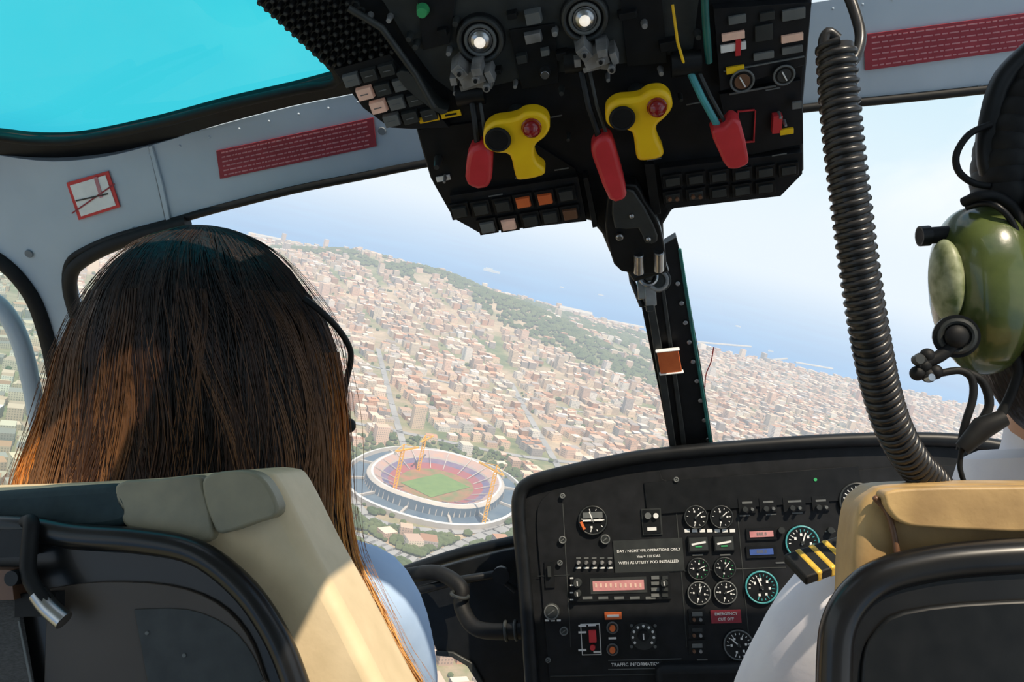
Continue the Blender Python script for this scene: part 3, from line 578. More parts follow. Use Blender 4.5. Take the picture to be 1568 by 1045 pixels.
# ------------------------------------------------------------------ centre windscreen post
mb=MB()
WP.poly(mb,[(968,395),(1034,355),(1044,395),(1068,530),(1095,700),(1030,706),(1010,600),(985,480)],.018,'black')
WP.poly(mb,[(1036,372),(1041,371),(1052,440),(1071,560),(1093,695),(1088,697),(1066,560),(1046,440)],.004,'tealedge',h0=.018)
WP.poly(mb,[(985,430),(996,428),(1012,520),(1036,690),(1028,692),(1002,540)],.012,'dgrey',h0=.018)
WP.poly(mb,[(1010,430),(1016,430),(1052,690),(1044,690)],.004,'dgrey',h0=.018)
for i in range(9):
    t=i/8; WP.cyl(mb,1036+(1082-1036)*t,425+(662-425)*t,4,.003,'chrome',h0=.018,n=12)
WP.poly(mb,[(1003,520),(1035,516),(1041,550),(1009,554)],.006,'orange',h0=.03)
for a in((1003,520,1035,516),(1009,554,1041,550)): WP.poly(mb,[(a[0]-2,a[1]-1),(a[2]+2,a[3]-1),(a[2]+2,a[3]+1),(a[0]-2,a[1]+1)],.008,'white',h0=.03)
mb.done('windshield_centre_post',bevel=.0012)
mb=MB(); mb.tube(smooth([WP.at(u,v)-WP.n*.03 for u,v in [(1083,610),(1085,590),(1093,570),(1097,548)]],5),.0009,'red'); mb.done('yaw_string')
# ------------------------------------------------------------------ instrument panel
IPE=empty('instrument_panel'); IP=Plane(P(1000,850,1.3),IPn)
rim=[(822,1130),(812,1000),(803,880),(795,790),(797,757),(812,740),(850,728),(920,712),(1000,698),(1150,684),(1300,675),(1430,674),(1510,682),(1580,700),(1640,740),(1670,850),(1690,1130)]
rs=sm2(rim,4)
mb=MB(); IP.poly(mb,rs,-.02,'panel'); mb.done('panel_face',IPE)
mb=MB()
mb.tube([IP.at(u,v)+IP.n*.006 for u,v in rs],.011,'black',n=14)
top=[IP.at(u,v) for u,v in rs]; fw=[p+V((0,.16,-.02)) for p in top]
n_=len(top); mb.add(top+fw+[p+V((0,0,.004)) for p in top]+[p+V((0,0,.004)) for p in fw],[(i,i+1,n_+i+1,n_+i) for i in range(n_-1)]+[(2*n_+i,3*n_+i,3*n_+i+1,2*n_+i+1) for i in range(n_-1)],'black')
mb.add(fw,[list(range(n_))],'black')
mb.done('glareshield',IPE)
mb=MB()
inner=sm2([(848,1120),(838,1000),(828,880),(822,800),(830,765),(860,748),(930,735),(1010,722),(1040,745),(1300,722),(1420,712),(1500,720),(1560,745),(1620,800),(1650,1120)],2)
IP.poly(mb,inner,.004,'panel')
IP.box(mb,1150,752,330,50,.004,'black',h0=.003,rot=.03)
for u,v,w,h in [(1085,772,90,2),(1010,876,380,1.5),(1010,1032,340,2)]: IP.box(mb,u,v,w,h,.001,'dgrey',h0=.004)
for u,v,w,h in [(1043,880,1.5,220),(1138,890,1.5,200),(868,880,1.5,220)]: IP.box(mb,u,v,w,h,.001,'dgrey',h0=.004)
mb.done('panel_plate',IPE,bevel=.0008,seg=1)
mb=MB()
def gauge(u,v,r,ring='mgrey',nt_=12,ndl=.6,arc='white'):
    IP.cyl(mb,u,v,r*1.12,.006,'black',h0=.003,r2=r*1.05); IP.ring(mb,u,v,r,r*.06,ring,h0=.009); IP.cyl(mb,u,v,r*.93,.001,'black',h0=.009)
    a,b_=IP.loc(u,v); s=IP.scl(u,v)[0]*r
    for i in range(nt_):
        q=2*math.pi*(i+.5)/nt_*.86-2.1
        d=IP.ex*math.cos(q)+IP.ey*math.sin(q); e_=IP.n.cross(d); L=.22 if i%3==0 else .13
        mb.box(IP.pt(a,b_,.0105)+d*s*(.84-L/2),d,e_,IP.n,s*L,s*.05,.0006,arc if (i<nt_*.7) else 'white')
        if i%3==0: mb.box(IP.pt(a,b_,.0105)+d*s*.5,IP.ex,IP.ey,IP.n,s*.14,s*.16,.0004,'white')
    d=IP.ex*math.cos(ndl)+IP.ey*math.sin(ndl); e_=IP.n.cross(d); mb.box(IP.pt(a,b_,.0115)+d*s*.25,d,e_,IP.n,s*.8,s*.08,.0008,'white')
    mb.cyl(IP.pt(a,b_,.0105),IP.n,s*.12,.0025,'dgrey',12)
gauge(908,797,21,'dgrey',9,1.9); IP.box(mb,908,797,30,2.5,.002,'white',h0=.011); IP.box(mb,893,805,4,13,.001,'orange',h0=.011,rot=.4); IP.box(mb,908,789,30,9,.0008,'mgrey',h0=.0106)
for u in(1065,1104): gauge(u,792,17,'dgrey',9,.7)
for u,v in((1069,833),(1108,832)):
    IP.box(mb,u,v,32,24,.005,'black',h0=.004); IP.box(mb,u,v,28,20,.0006,'dgrey',h0=.009)
    IP.box(mb,u,v-1,22,3,.001,'white',h0=.0095,rot=.15); IP.box(mb,u,v+4,10,2,.001,'green',h0=.0095); 
for k_ in range(7): IP.box(mb,1052+k_*11.5,813,8,5,.001,'white',h0=.004)
for u,v,a_ in((1069,871,.4),(1109,870,.9)): gauge(u,v,16,'dgrey',10,a_,'green')
for u,v,a_ in((1070,908,1.2),(1110,907,.3)): gauge(u,v,17,'mgrey',10,a_)
gauge(1227,831,25,'teal',18,1.2,'teal'); gauge(1165,899,24,'teal',18,1.9,'teal'); gauge(1312,768,28,'dgrey',18,.4); gauge(1130,987,22,'mgrey',16,2.4); gauge(1235,905,24,'dgrey',16,1); gauge(1430,800,30,'dgrey',16,.5); gauge(1300,850,22,'dgrey',14,.5)
for v,k_ in((818,'display'),(845,'blued')): IP.box(mb,1165,v,46,18,.004,'black',h0=.003); IP.box(mb,1165,v,36,9,.001,k_,h0=.007)
mb.text('888.8',IP,1165,845,5,'mgrey',.0082); mb.text('888.8',IP,1165,818,5,'mgrey',.0082)
IP.box(mb,998,799,30,40,.004,'dgrey',h0=.003); IP.box(mb,998,799,26,36,.001,'black',h0=.007); IP.cyl(mb,992,790,5,.006,'mgrey',h0=.007); IP.cyl(mb,1004,790,4,.006,'white',h0=.007,n=12); IP.box(mb,998,810,14,5,.001,'white',h0=.008)
IP.box(mb,993,851,106,50,.002,'dgrey',h0=.004,rot=.005)
mb.text('DAY / NIGHT VFR OPERATIONS ONLY',IP,993,843,4.1,'white',.0065); mb.text("Vne = 110 KIAS",IP,993,852,4.0,'white',.0065); mb.text('WITH AS UTILITY POD INSTALLED',IP,993,861,4.3,'white',.0065)
for i in range(5): IP.cyl(mb,886+i*12,862,3.4,.010,'alu',h0=.004,r2=2,n=10); IP.box(mb,886+i*12,870,8,2.5,.0006,'white',h0=.004); IP.box(mb,886+i*12,855,7,2,.0006,'mgrey',h0=.004)
IP.box(mb,950,898,152,42,.006,'black',h0=.003); IP.box(mb,947,896,86,24,.001,'dgrey',h0=.009); IP.box(mb,947,896,78,15,.001,'display',h0=.0095)
for i in range(10): IP.box(mb,913+i*7.5,896,3,6,.0005,'pinklamp',h0=.0105)
for u,v,r in [(885,892,7),(885,908,6),(1016,892,6)]: IP.cyl(mb,u,v,r,.012,'dgrey',h0=.008,r2=r*.8,n=18); IP.box(mb,u,v,1.5,r,.001,'white',h0=.0202)
for i in range(4): IP.box(mb,1003,884+i*9,12,5,.002,'mgrey',h0=.009); IP.box(mb,1018,884+i*9,9,5,.002,'dgrey',h0=.009)
for i in range(5): IP.box(mb,900+i*24,915,15,4,.001,'mgrey',h0=.009)
for i in range(4): IP.box(mb,876,885+i*11,5,2,.0005,'white',h0=.009)
IP.box(mb,939,943,26,11,.002,'orange',h0=.004); IP.box(mb,939,943,18,4,.0006,'white',h0=.006)
IP.box(mb,905,979,30,48,.002,'white',h0=.003); IP.box(mb,905,979,27,45,.001,'black',h0=.005); IP.box(mb,908,973,11,18,.010,'red',h0=.006); IP.cyl(mb,908,990,4,.010,'red',h0=.006,n=12)
for u,v in((938,961),(938,994)): IP.cyl(mb,u,v,9,.004,'dgrey',h0=.004); IP.ring(mb,u,v,8,1.2,'mgrey',h0=.008); IP.cyl(mb,u,v,4.5,.008,'orange',h0=.008,n=14)
for u,v in((892,958),(907,957),(892,968),(938,977),(892,995),(915,998)): IP.box(mb,u,v,12,3,.0006,'white',h0=.0065)
IP.cyl(mb,985,974,20,.004,'dgrey',h0=.004); IP.cyl(mb,985,972,9,.014,'black',h0=.008,r2=7)
for i in range(9):
    q=math.pi*(-.2+1.4*i/8); IP.cyl(mb,985+16*math.cos(q),974-16*math.sin(q),2,.002,'white',h0=.008,n=8)
IP.box(mb,985,972,2,9,.001,'white',h0=.022)
IP.box(mb,985,974,46,46,.001,'black',h0=.0035)
for u,v in((967,958),(1003,958),(967,990),(1003,990)): IP.cyl(mb,u,v,2.5,.002,'mgrey',h0=.0045,n=8)
mb.text('TRAFFIC INFORMATION SYSTEM',IP,987,1017,5.2,'white',.0048)
IP.box(mb,987,1024,112,1.2,.0005,'mgrey',h0=.0042); IP.box(mb,987,1010,112,1.2,.0005,'mgrey',h0=.0042)
IP.box(mb,1111,944,46,20,.002,'placard',h0=.004); mb.text('EMERGENCY',IP,1111,940,4.4,'white',.0065); mb.text('CUT OFF',IP,1111,948,4.4,'white',.0065)
for i in range(3): IP.box(mb,1067,942+i*24,26,20,.003,'black',h0=.004); IP.box(mb,1067,940+i*24,16,6,.002,'mgrey' if i!=1 else 'dgrey',h0=.007); IP.cyl(mb,1062,948+i*24,2.5,.008,'brownbar',h0=.007,n=10); IP.cyl(mb,1072,948+i*24,2.5,.008,'alu',h0=.007,n=10)
for u,v,r in [(845,937,13),(864,966,7),(862,827,6),(927,826,8),(862,760,4),(1035,735,4),(840,1010,4),(858,862,4)]:
    IP.cyl(mb,u,v,r,.005,'dgrey',h0=.004,r2=r*.85,n=18); IP.ring(mb,u,v,r*.8,1,'mgrey',h0=.009); IP.box(mb,u,v,r,1.5,.001,'mgrey',h0=.009,rot=.6)
for i in range(3): IP.box(mb,838+i*9,950,6,3,.0006,'white',h0=.0045)
IP.box(mb,842,880,14,40,.003,'black',h0=.004); IP.box(mb,842,875,5,16,.006,'dgrey',h0=.006)
for i,(u,w) in enumerate([(1143,26),(1175,26),(1215,34),(1255,26)]):
    IP.box(mb,u,775-i*1.2,w,22,.004,'black',h0=.004); IP.box(mb,u,770-i,w*.6,3,.0006,'mgrey',h0=.008); IP.cyl(mb,u-4,780-i,4,.009,'dgrey',h0=.008,n=14); IP.cyl(mb,u+7,780-i,2.5,.009,'mgrey',h0=.008,n=10)
mb.cyl(IP.at(1247,735)+IP.n*.004,IP.n,.0025,.004,'green',n=10)
for u,v in((1140,790),(1180,788),(1220,786),(1250,870),(1195,862),(1075,1010),(1068,850),(1110,850),(1270,814)): IP.box(mb,u,v,16,2.2,.0006,'mgrey',h0=.0045)
for u in(1195,1270): IP.cyl(mb,u,812,5,.009,'dgrey',h0=.004,n=14)
mb.done('instruments',IPE)
mb=MB(); mb.box(IP.at(1210,1180)+V((0,.05,-.1)),X1,Y1,Z1,.36,.1,.5,'panel'); mb.done('pedestal',IPE,bevel=.01)
# ------------------------------------------------------------------ seats
def seatbase(par,x,kl):
    mb=MB(); mb.box(V((x,.98,.40)),X1,Y1,Z1,.46,.46,.10,kl); mb.done('cushion',par,bevel=.03,seg=4)
    mb=MB(); mb.box(V((x,.95,.34)),X1,Y1,Z1,.42,.42,.05,'shell')
    for dx in(-.18,.18): mb.beam((x+dx,.8,.04),(x+dx,.84,.33),.03,'shell'); mb.beam((x+dx,1.1,.04),(x+dx,1.1,.33),.03,'shell'); mb.beam((x+dx,.7,.05),(x+dx,1.2,.05),.03,'alu')
    mb.done('seat_base',par,bevel=.003)
S1=empty('helicopter_seat'); SP=Plane(P(250,850,.70),V((0,-1,.12)))
mb=MB(); out=sm2([(-260,800),(-230,765),(-120,752),(0,748),(190,738),(330,724),(398,722),(424,742),(470,835),(522,930),(575,1035),(640,1170),(700,1400)],3)+[(700,1600),(-330,1600)]
SP.poly(mb,out,-.09,'cream'); mb.done('backrest',S1,bevel=.022,seg=5)
mb=MB(); SP.poly(mb,sm2([(-240,795),(-200,762),(0,752),(150,742),(200,745),(215,790),(170,812),(0,815),(-200,830)],3,True),.018,'tealcloth',h0=-.006); mb.done('cover',S1,bevel=.008,seg=3)
mb=MB(); SP.poly(mb,sm2([(188,742),(250,734),(312,728),(322,745),(335,800),(322,830),(230,812),(200,800)],3,True),.016,'beige',h0=-.004)
SP.poly(mb,sm2([(326,730),(365,720),(402,724),(425,748),(436,785),(400,800),(352,815),(338,800),(325,760)],3,True),.020,'beige',h0=-.004); mb.done('headrest_pad',S1,bevel=.007,seg=4)
mb=MB(); pth=[(-200,812),(-60,805),(60,806),(140,818),(240,825),(320,842),(385,890),(430,950),(462,1020),(490,1120),(520,1300)]
SP.poly(mb,sm2(pth,3)+[(520,1500),(-300,1500),(-300,812)],.022,'shell',h0=-.002)
mb.tube(smooth([SP.at(u,v)+SP.n*.022 for u,v in pth],5),.011,'shell',n=14); mb.done('shell',S1,bevel=.006,seg=3)
mb=MB(); SP.poly(mb,sm2([(100,895),(180,885),(280,890),(350,915),(395,960),(420,1020),(440,1100),(450,1300)],3)+[(450,1500),(80,1500)],.006,'seatpanel',h0=.018)
SP.poly(mb,sm2([(230,925),(310,925),(370,950),(405,990),(422,1030)],3)+[(400,1040),(330,1060),(255,1060)],.0012,'dgrey',h0=.024)
for u,v in((305,993),(250,960)): SP.cyl(mb,u,v,3,.002,'mgrey',h0=.0245,n=10)
mb.done('back_panel',S1,bevel=.003)
mb=MB(); SP.poly(mb,[(-200,860),(70,862),(75,905),(-200,912)],.018,'brownbar',h0=.026); 
SP.poly(mb,[(-200,905),(62,908),(95,1100),(110,1300),(-200,1300)],.004,'web',h0=.026)
SP.poly(mb,[(64,940),(67,940),(92,1060),(88,1060)],.001,'mgrey',h0=.030)
mb.tube(smooth([SP.at(u,v)+SP.n*h for u,v,h in [(60,800,.02),(90,795,.036),(92,830,.04),(98,870,.045),(120,905,.045),(135,925,.042)]],5),.0065,'rubber',n=12)
mb.tube(smooth([SP.at(u,v)+SP.n*.044 for u,v in [(110,895),(125,915),(148,935)]],4),.008,'chrome',n=14)
SP.box(mb,96,915,60,34,.012,'rubber',h0=.024); SP.cyl(mb,80,872,10,.022,'black',h0=.03); SP.box(mb,60,825,50,40,.016,'black',h0=.022)
mb.done('recline_mechanism',S1,bevel=.002)
seatbase(S1,-.45,'cream')
S2=empty('helicopter_seat.001'); QP=Plane(P(1450,850,.62),V((0,-1,.12)))
mb=MB(); QP.poly(mb,sm2([(1306,915),(1308,850),(1314,800),(1322,772),(1340,754),(1365,745),(1480,742),(1600,742),(1760,745),(1840,760),(1860,900),(1870,1100)],3)+[(1880,1700),(1275,1700),(1295,1050)],-.06,'tan'); mb.done('backrest',S2,bevel=.02,seg=5)
mb=MB(); QP.poly(mb,sm2([(1345,762),(1362,748),(1500,744),(1800,748),(1820,800),(1600,812),(1420,806),(1375,800),(1355,785)],3,True),.022,'tan',h0=-.006)
mb.tube(smooth([QP.at(u,v)+QP.n*.004 for u,v in [(1335,760),(1352,778),(1362,800),(1370,840),(1372,875)]],4),.0022,'brownbar'); mb.done('headrest_pad',S2,bevel=.009,seg=4)
mb=MB(); shp=[(1262,1300),(1266,1100),(1268,1000),(1274,950),(1295,910),(1335,878),(1400,860),(1480,850),(1600,845),(1800,850),(1880,900),(1900,1300)]
QP.poly(mb,sm2(shp,3)+[(1900,1600),(1255,1600)],.028,'shell',h0=-.004); mb.tube(smooth([QP.at(u,v)+QP.n*.02 for u,v in shp],5),.012,'shell',n=14); mb.done('shell',S2,bevel=.010,seg=4)
mb=MB(); QP.poly(mb,sm2([(1300,1100),(1304,1000),(1322,955),(1365,925),(1500,910),(1700,910),(1850,960),(1860,1100)],3)+[(1860,1500),(1295,1500)],.004,'black',h0=.024); mb.done('back_panel',S2,bevel=.003)
seatbase(S2,.42,'tan')
# ------------------------------------------------------------------ people
def skin_mesh(name,vs,es,rs,root,par,mats,fn=None,sub=2):
    me=bpy.data.meshes.new(name); me.from_pydata([tuple(v) for v in vs],es,[]); o=bpy.data.objects.new(name,me); sc.collection.objects.link(o)
    o.modifiers.new('k','SKIN'); s=o.modifiers.new('s','SUBSURF'); s.levels=sub; s.render_levels=sub
    for i,d in enumerate(me.skin_vertices[0].data):
        r=rs[i]; d.radius=r if isinstance(r,tuple) else (r,r); d.use_root=(i==root)
    bpy.context.view_layer.update()
    ne=bpy.data.meshes.new_from_object(o.evaluated_get(bpy.context.evaluated_depsgraph_get())); bpy.data.objects.remove(o)
    ne.materials.clear()
    for k in mats: ne.materials.append(M[k])
    for p in ne.polygons:
        p.use_smooth=True
        if fn: p.material_index=fn(p.center)
    o=bpy.data.objects.new(name,ne); sc.collection.objects.link(o); o.parent=par; return o
def hand(nm,par,w,d,up,side):
    d=d.normalized(); s=(d.cross(up)).normalized()*side; up=up.normalized()
    vs=[w,w+d*.045,w+d*.03+s*.02];es=[(0,1),(0,2)];rs=[(.022,.016),(.026,.014),.012]
    for i,(of,L) in enumerate([(.027,.075),(.009,.083),(-.010,.077),(-.028,.06)]):
        k=len(vs); b=w+d*(.085-abs(i-1)*.004)+s*of
        vs+=[b,b+(d-up*.3).normalized()*L*.45,b+(d-up*.3).normalized()*L*.45+(d*.6-up).normalized()*L*.35,b+(d-up*.3).normalized()*L*.45+(d*.6-up).normalized()*L*.35+(d*.1-up).normalized()*L*.25]
        es+=[(1,k),(k,k+1),(k+1,k+2),(k+2,k+3)]; rs+=[.0105,.0088,.008,.007]
    k=len(vs); vs+=[w+d*.05+s*.045-up*.01,w+d*.078+s*.055-up*.02,w+d*.098+s*.05-up*.03]; es+=[(2,k),(k,k+1),(k+1,k+2)]; rs+=[.011,.0095,.008]
    skin_mesh(nm,vs,es,rs,0,par,['skin'])
def person(nm,hipc,chest,neck,headc,shl,shr,ell,elr,wl,wr,kx,shirt,collar=0,sr=.062,er_=.047):
    par=empty(nm)
    vs=[hipc,hipc.lerp(chest,.45),chest,neck,headc-V((0,.005,.06)), shl,ell,wl, shr,elr,wr,
        hipc+V((-.09,.06,-.02)),V((hipc.x-kx,hipc.y+.44,hipc.z+.06)),V((hipc.x-kx,hipc.y+.50,.13)),V((hipc.x-kx,hipc.y+.64,.075)),
        hipc+V((.09,.06,-.02)),V((hipc.x+kx,hipc.y+.44,hipc.z+.06)),V((hipc.x+kx,hipc.y+.50,.13)),V((hipc.x+kx,hipc.y+.64,.075)), chest+V((0,0,.09))]
    es=[(0,1),(1,2),(2,19),(19,3),(3,4),(19,5),(5,6),(6,7),(19,8),(8,9),(9,10),(0,11),(11,12),(12,13),(13,14),(0,15),(15,16),(16,17),(17,18)]
    rs=[(.14,.11),(.125,.095),(.145,.10),(.052,.055),.05,sr,er_,.026,sr,er_,.026,.085,.062,.042,.036,.085,.062,.042,.036,(.11,.075)]
    nz=neck.z-.01+collar
    def fn(c):
        if c.z>nz and abs(c.x-neck.x)<.085: return 2
        if c.z<hipc.z+.05 and (c-wl).length>.2 and (c-wr).length>.2 : return 1
        if c.z<.16: return 1
        return 0
    skin_mesh('body',vs,es,rs,0,par,[shirt,'trouser','skin'],fn)
    hand('hand_l',par,wl,(wl-ell),V((0,0,1)),1); hand('hand_r',par,wr,(wr-elr),V((0,0,1)),-1)
    if collar:
        mb=MB(); mb.torus(neck+V((0,0,.01)),V((0,.15,1)),.062,.026,shirt); mb.done('collar',par)
    mb=MB()
    def hf(x,y,z):
        if z<0: x*=1-.34*z*z; 
        if y>0: y*= .93
        if y>0 and abs(x)<.25 and -.35<z<.12: y+= .28*(1-abs(x)/.25)*max(0,1-abs(z+.2)/.25)
        if y>0 and .0<z<.22 and .2<abs(x)<.6: y-=.07
        if y>0 and z<-.7: y+=.12
        return x,y,z
    mb.ell(headc,X1*.075,Y1*.097,Z1*.118,'skin',n=48,q=36,fn=hf)
    for s in(-1,1):
        mb.ell(headc+V((s*.031,.078,.012)),X1*.014,Y1*.012,Z1*.009,'eye'); mb.ell(headc+V((s*.031,.088,.012)),X1*.006,Y1*.004,Z1*.006,'iris',n=12,q=8)
        mb.ell(headc+V((s*.076,-.005,-.005)),X1*.008,Y1*.017,Z1*.03,'skin')
        mb.tube(smooth([headc+V((s*a,.087-a*.25,.032+b_)) for a,b_ in((.015,0),(.032,.004),(.048,-.002))],3),.0025,'iris',n=6)
    mb.ell(headc+V((0,.086,-.062)),X1*.024,Y1*.010,Z1*.0075,'lips')
    mb.done('head',par)
    return par
hc_=P(322,470,1.0)+V((0,0,-.02))
xw=hc_.x
shr=P(580,902,.95); shl=V((2*xw-shr.x-.0,.97,shr.z-.02))
WM=person('woman',V((xw,.92,.56)),V((xw,.95,.84)),V((xw,.97,1.02)),hc_,shl,shr,V((shl.x-.03,1.05,.72)),P(618,1070,1.02),V((xw-.08,1.25,.66)),V((xw+.05,1.27,.62)),.11,'shirtb',sr=.064,er_=.05)
def hairmat(nm,top,mid,tip,z0,z1):
    m=bpy.data.materials.new(nm); m.use_nodes=True; nt=m.node_tree; n=nt.nodes; l=nt.links; b=n['Principled BSDF']; b.inputs['Roughness'].default_value=.36; b.inputs['Specular IOR Level'].default_value=.45
    tc=n.new('ShaderNodeTexCoord'); sp=n.new('ShaderNodeSeparateXYZ'); l.new(tc.outputs['Object'],sp.inputs[0])
    mr=n.new('ShaderNodeMapRange'); mr.inputs[1].default_value=z0; mr.inputs[2].default_value=z1; l.new(sp.outputs[2],mr.inputs[0])
    no=n.new('ShaderNodeTexNoise'); mp=n.new('ShaderNodeMapping'); mp.inputs['Scale'].default_value=(90,90,5); l.new(tc.outputs['Object'],mp.inputs[0]); l.new(mp.outputs[0],no.inputs[0]); no.inputs['Scale'].default_value=1.5
    ad=n.new('ShaderNodeMath'); ad.operation='MULTIPLY_ADD'; ad.inputs[1].default_value=.5; ad.inputs[2].default_value=-.25; l.new(no.outputs['Fac'],ad.inputs[0])
    a2=n.new('ShaderNodeMath'); a2.operation='ADD'; l.new(ad.outputs[0],a2.inputs[0]); l.new(mr.outputs[0],a2.inputs[1])
    cr=n.new('ShaderNodeValToRGB'); e=cr.color_ramp.elements; e[0].position=0; e[0].color=(*tip,1); e[1].position=1; e[1].color=(*top,1); x=e.new(.5); x.color=(*mid,1)
    l.new(a2.outputs[0],cr.inputs[0]); l.new(cr.outputs[0],b.inputs['Base Color'])
    bp=n.new('ShaderNodeBump'); bp.inputs['Strength'].default_value=.8; bp.inputs['Distance'].default_value=.004; l.new(no.outputs['Fac'],bp.inputs['Height']); l.new(bp.outputs[0],b.inputs['Normal'])
    tr=n.new('ShaderNodeBsdfTranslucent'); l.new(cr.outputs[0],tr.inputs[0]); mxs=n.new('ShaderNodeMixShader'); mxs.inputs[0].default_value=.3
    l.new(b.outputs[0],mxs.inputs[1]); l.new(tr.outputs[0],mxs.inputs[2]); l.new(mxs.outputs[0],n['Material Output'].inputs[0]); return m
M['hair0']=hairmat('hair_dark',(.010,.008,.008),(.018,.010,.007),(.045,.02,.011),.85,1.3)
M['hair1']=hairmat('hair_brown',(.024,.016,.014),(.075,.034,.019),(.17,.07,.026),.85,1.3)
M['hair2']=hairmat('hair_auburn',(.055,.03,.02),(.26,.12,.05),(.52,.26,.10),.92,1.28)
M['hair3']=hairmat('hair_painted_glow',(.16,.06,.02),(.80,.30,.06),(1.0,.58,.18),.95,1.22)  # orange backlight glow painted into the strand colour, strongest at the tips
rows=[(350,310,326,.985,.006),(354,288,350,.98,.035),(363,262,377,.975,.06),(379,236,401,.97,.085),(407,207,429,.965,.105),(450,173,460,.96,.118),(490,150,486,.955,.12),(540,126,504,.95,.115),(600,102,516,.945,.10),(660,76,523,.935,.085),(720,50,525,.925,.075),(780,34,526,.90,.066),(850,30,536,.88,.06),(900,50,558,.865,.055),(950,80,583,.85,.05),(1000,130,608,.84,.045),(1045,180,636,.835,.04),(1110,260,664,.835,.03),(1180,350,684,.835,.015)]
def hring(row,n=48):
    v,l,r,yc,t=row; a=P(l,v,yc); b_=P(r,v,yc); c=(a+b_)/2; hw=(b_-a)/2; o=[]
    for i in range(n):
        q=2*math.pi*i/n; o.append(c+hw*math.cos(q)+V((0,math.sin(q)*t,0)))
    return o
R_=[hring(r) for r in rows]
mb=MB(); mb.loft(R_,'hair0'); mb.done('hair_mass',WM,smoothang=80,sub=1)
def strandset(nm,k,N,rngq,off0,off1,rad,start=None,amp=.012,emin=13,locks=None):
    cu_=bpy.data.curves.new(nm,'CURVE'); cu_.dimensions='3D'; cu_.bevel_depth=rad; cu_.bevel_resolution=0; cu_.resolution_u=2
    lk=None if not locks else [(random.uniform(*rngq),random.uniform(-.35,.35),random.uniform(0,6.28),random.uniform(off0,off1)) for _ in range(locks)]
    for s in range(N):
        q=random.uniform(*rngq); off=random.uniform(off0,off1); st0=random.choice([0,0,0,1,2,3,4,6]) if start is None else start; en=random.randint(emin,18)
        ph=random.uniform(0,6.28); am=random.uniform(.002,amp); dr=random.uniform(-.14,.14); pts=[]; w1=random.uniform(.5,1.1)
        if lk: a0=lk[s%locks]; q=a0[0]+random.gauss(0,.035); dr=a0[1]+random.uniform(-.03,.03); ph=a0[2]; off=a0[3]+random.uniform(0,.008); w1=.8
        for i in range(st0,en+1):
            v,l,r,yc,t=rows[i]; a=P(l,v,yc); b_=P(r,v,yc); c=(a+b_)/2; hw=(b_-a)/2
            qq=q+dr*(i/8)+ .05*math.sin(i*w1+ph); e=1+off+am*math.sin(i*.7+ph)
            pts.append(c+hw*(math.cos(qq)*e)+V((0,math.sin(qq)*(t+.002)*e,0))+V((0,0,.002 if i<2 else 0)))
        pts=smooth(pts,2)
        sp=cu_.splines.new('POLY'); sp.points.add(len(pts)-1)
        for i,p in enumerate(pts): sp.points[i].co=(*p,1); sp.points[i].radius=1-.75*(i/len(pts))**2
    cu_.materials.append(M[k]); o=bpy.data.objects.new(nm,cu_); sc.collection.objects.link(o); o.parent=WM
pi=math.pi
strandset('hair_strands_dark','hair0',1000,(pi-.2,2*pi+.2),0,.022,.0009)
strandset('hair_strands_brown','hair1',1000,(pi-.1,2*pi+.1),.003,.025,.0008,locks=45)
strandset('hair_strands_auburn','hair2',480,(pi-.1,2*pi+.1),.012,.035,.0007,start=5,amp=.02,locks=28)
strandset('hair_strands_glow','hair3',620,(pi-.3,pi+.50),.0,.06,.0008,start=6,amp=.03)  # left-side strands carrying the painted window-light glow
strandset('hair_strands_edge','hair3',130,(2*pi-.35,2*pi+.2),.0,.04,.0006,start=7,amp=.02)  # right-edge strands in the same painted glow colour
strandset('hair_flyaways','hair2',120,(pi-.3,2*pi+.3),.03,.11,.00035,amp=.04)
HS=empty('aviation_headset'); mb=MB()
ec=P(455,500,.98); mb.ell(ec,X1*.020,Y1*.034,Z1*.042,'black')
mb.tube(smooth([P(u,v,y) for u,v,y in [(466,458,.92),(490,476,.92),(516,502,.94),(534,530,.96),(537,552,.98),(530,585,1.0),(526,615,1.01),(528,645,1.02)]],5),.0036,'rubber')
mb.ell(P(535,652,1.02),X1*.008,Y1*.008,Z1*.009,'rubber'); mb.cyl(P(525,658,1.02),V((1,0,.3)),.005,.014,'black')
mb.done('boom_and_cup',HS)
hp=P(1640,400,.80); xp=hp.x
sL=P(1288,925,.85); sR=V((2*xp-sL.x,.86,sL.z-.02))
PL=person('pilot',V((xp,.86,.56)),V((xp,.86,.84)),V((xp,.85,1.03)),hp,sL,sR,P(1175,1120,.90),V((sR.x+.03,.98,.70)),V((xp-.12,1.16,.62)),V((xp+.08,1.2,.66)),.12,'shirtw',collar=.06,sr=.068,er_=.055)
mb=MB()
mb.ell(hp+V((0,-.012,-.015)),X1*.090,Y1*.112,Z1*.155,'hair0',n=32,q=20,fn=lambda x,y,z:(x,y if y<.35 else .35+(y-.35)*.1,z if z>-.95 else -.95)); mb.done('hair',PL)
ep=MB(); e0=P(1220,872,.79); e1=P(1306,842,.81); ex=(e1-e0).normalized(); ey=V((.05,.9,.45)); ey=(ey-ex*ey.dot(ex)).normalized(); en_=ex.cross(ey)
if en_.z<0: en_=-en_
ep.box((e0+e1)/2,ex,ey,en_,.064,.034,.010,'rubber')
for i in range(3): ep.box(e0+ex*(.012+i*.014),ex,ey,en_,.0065,.0345,.0115,'gold')
ep.done('epaulette',PL,bevel=.002)
H2=empty('aviation_headset.001'); hb_=MB()
cc=P(1502,445,.76)
def shp_(x,y,z):
    s=1+.08*z if z>0 else 1-.10*z*z
    p=2.6; f=lambda a:abs(a)**(2/p)*(1 if a>=0 else -1)
    return (f(x) if abs(x)>1e-6 else 0)*s,y*s,z
hb_.ell(cc,X1*.036,Y1*.055,V((.006,0,1))*.071,'olive',n=40,q=28,fn=shp_)
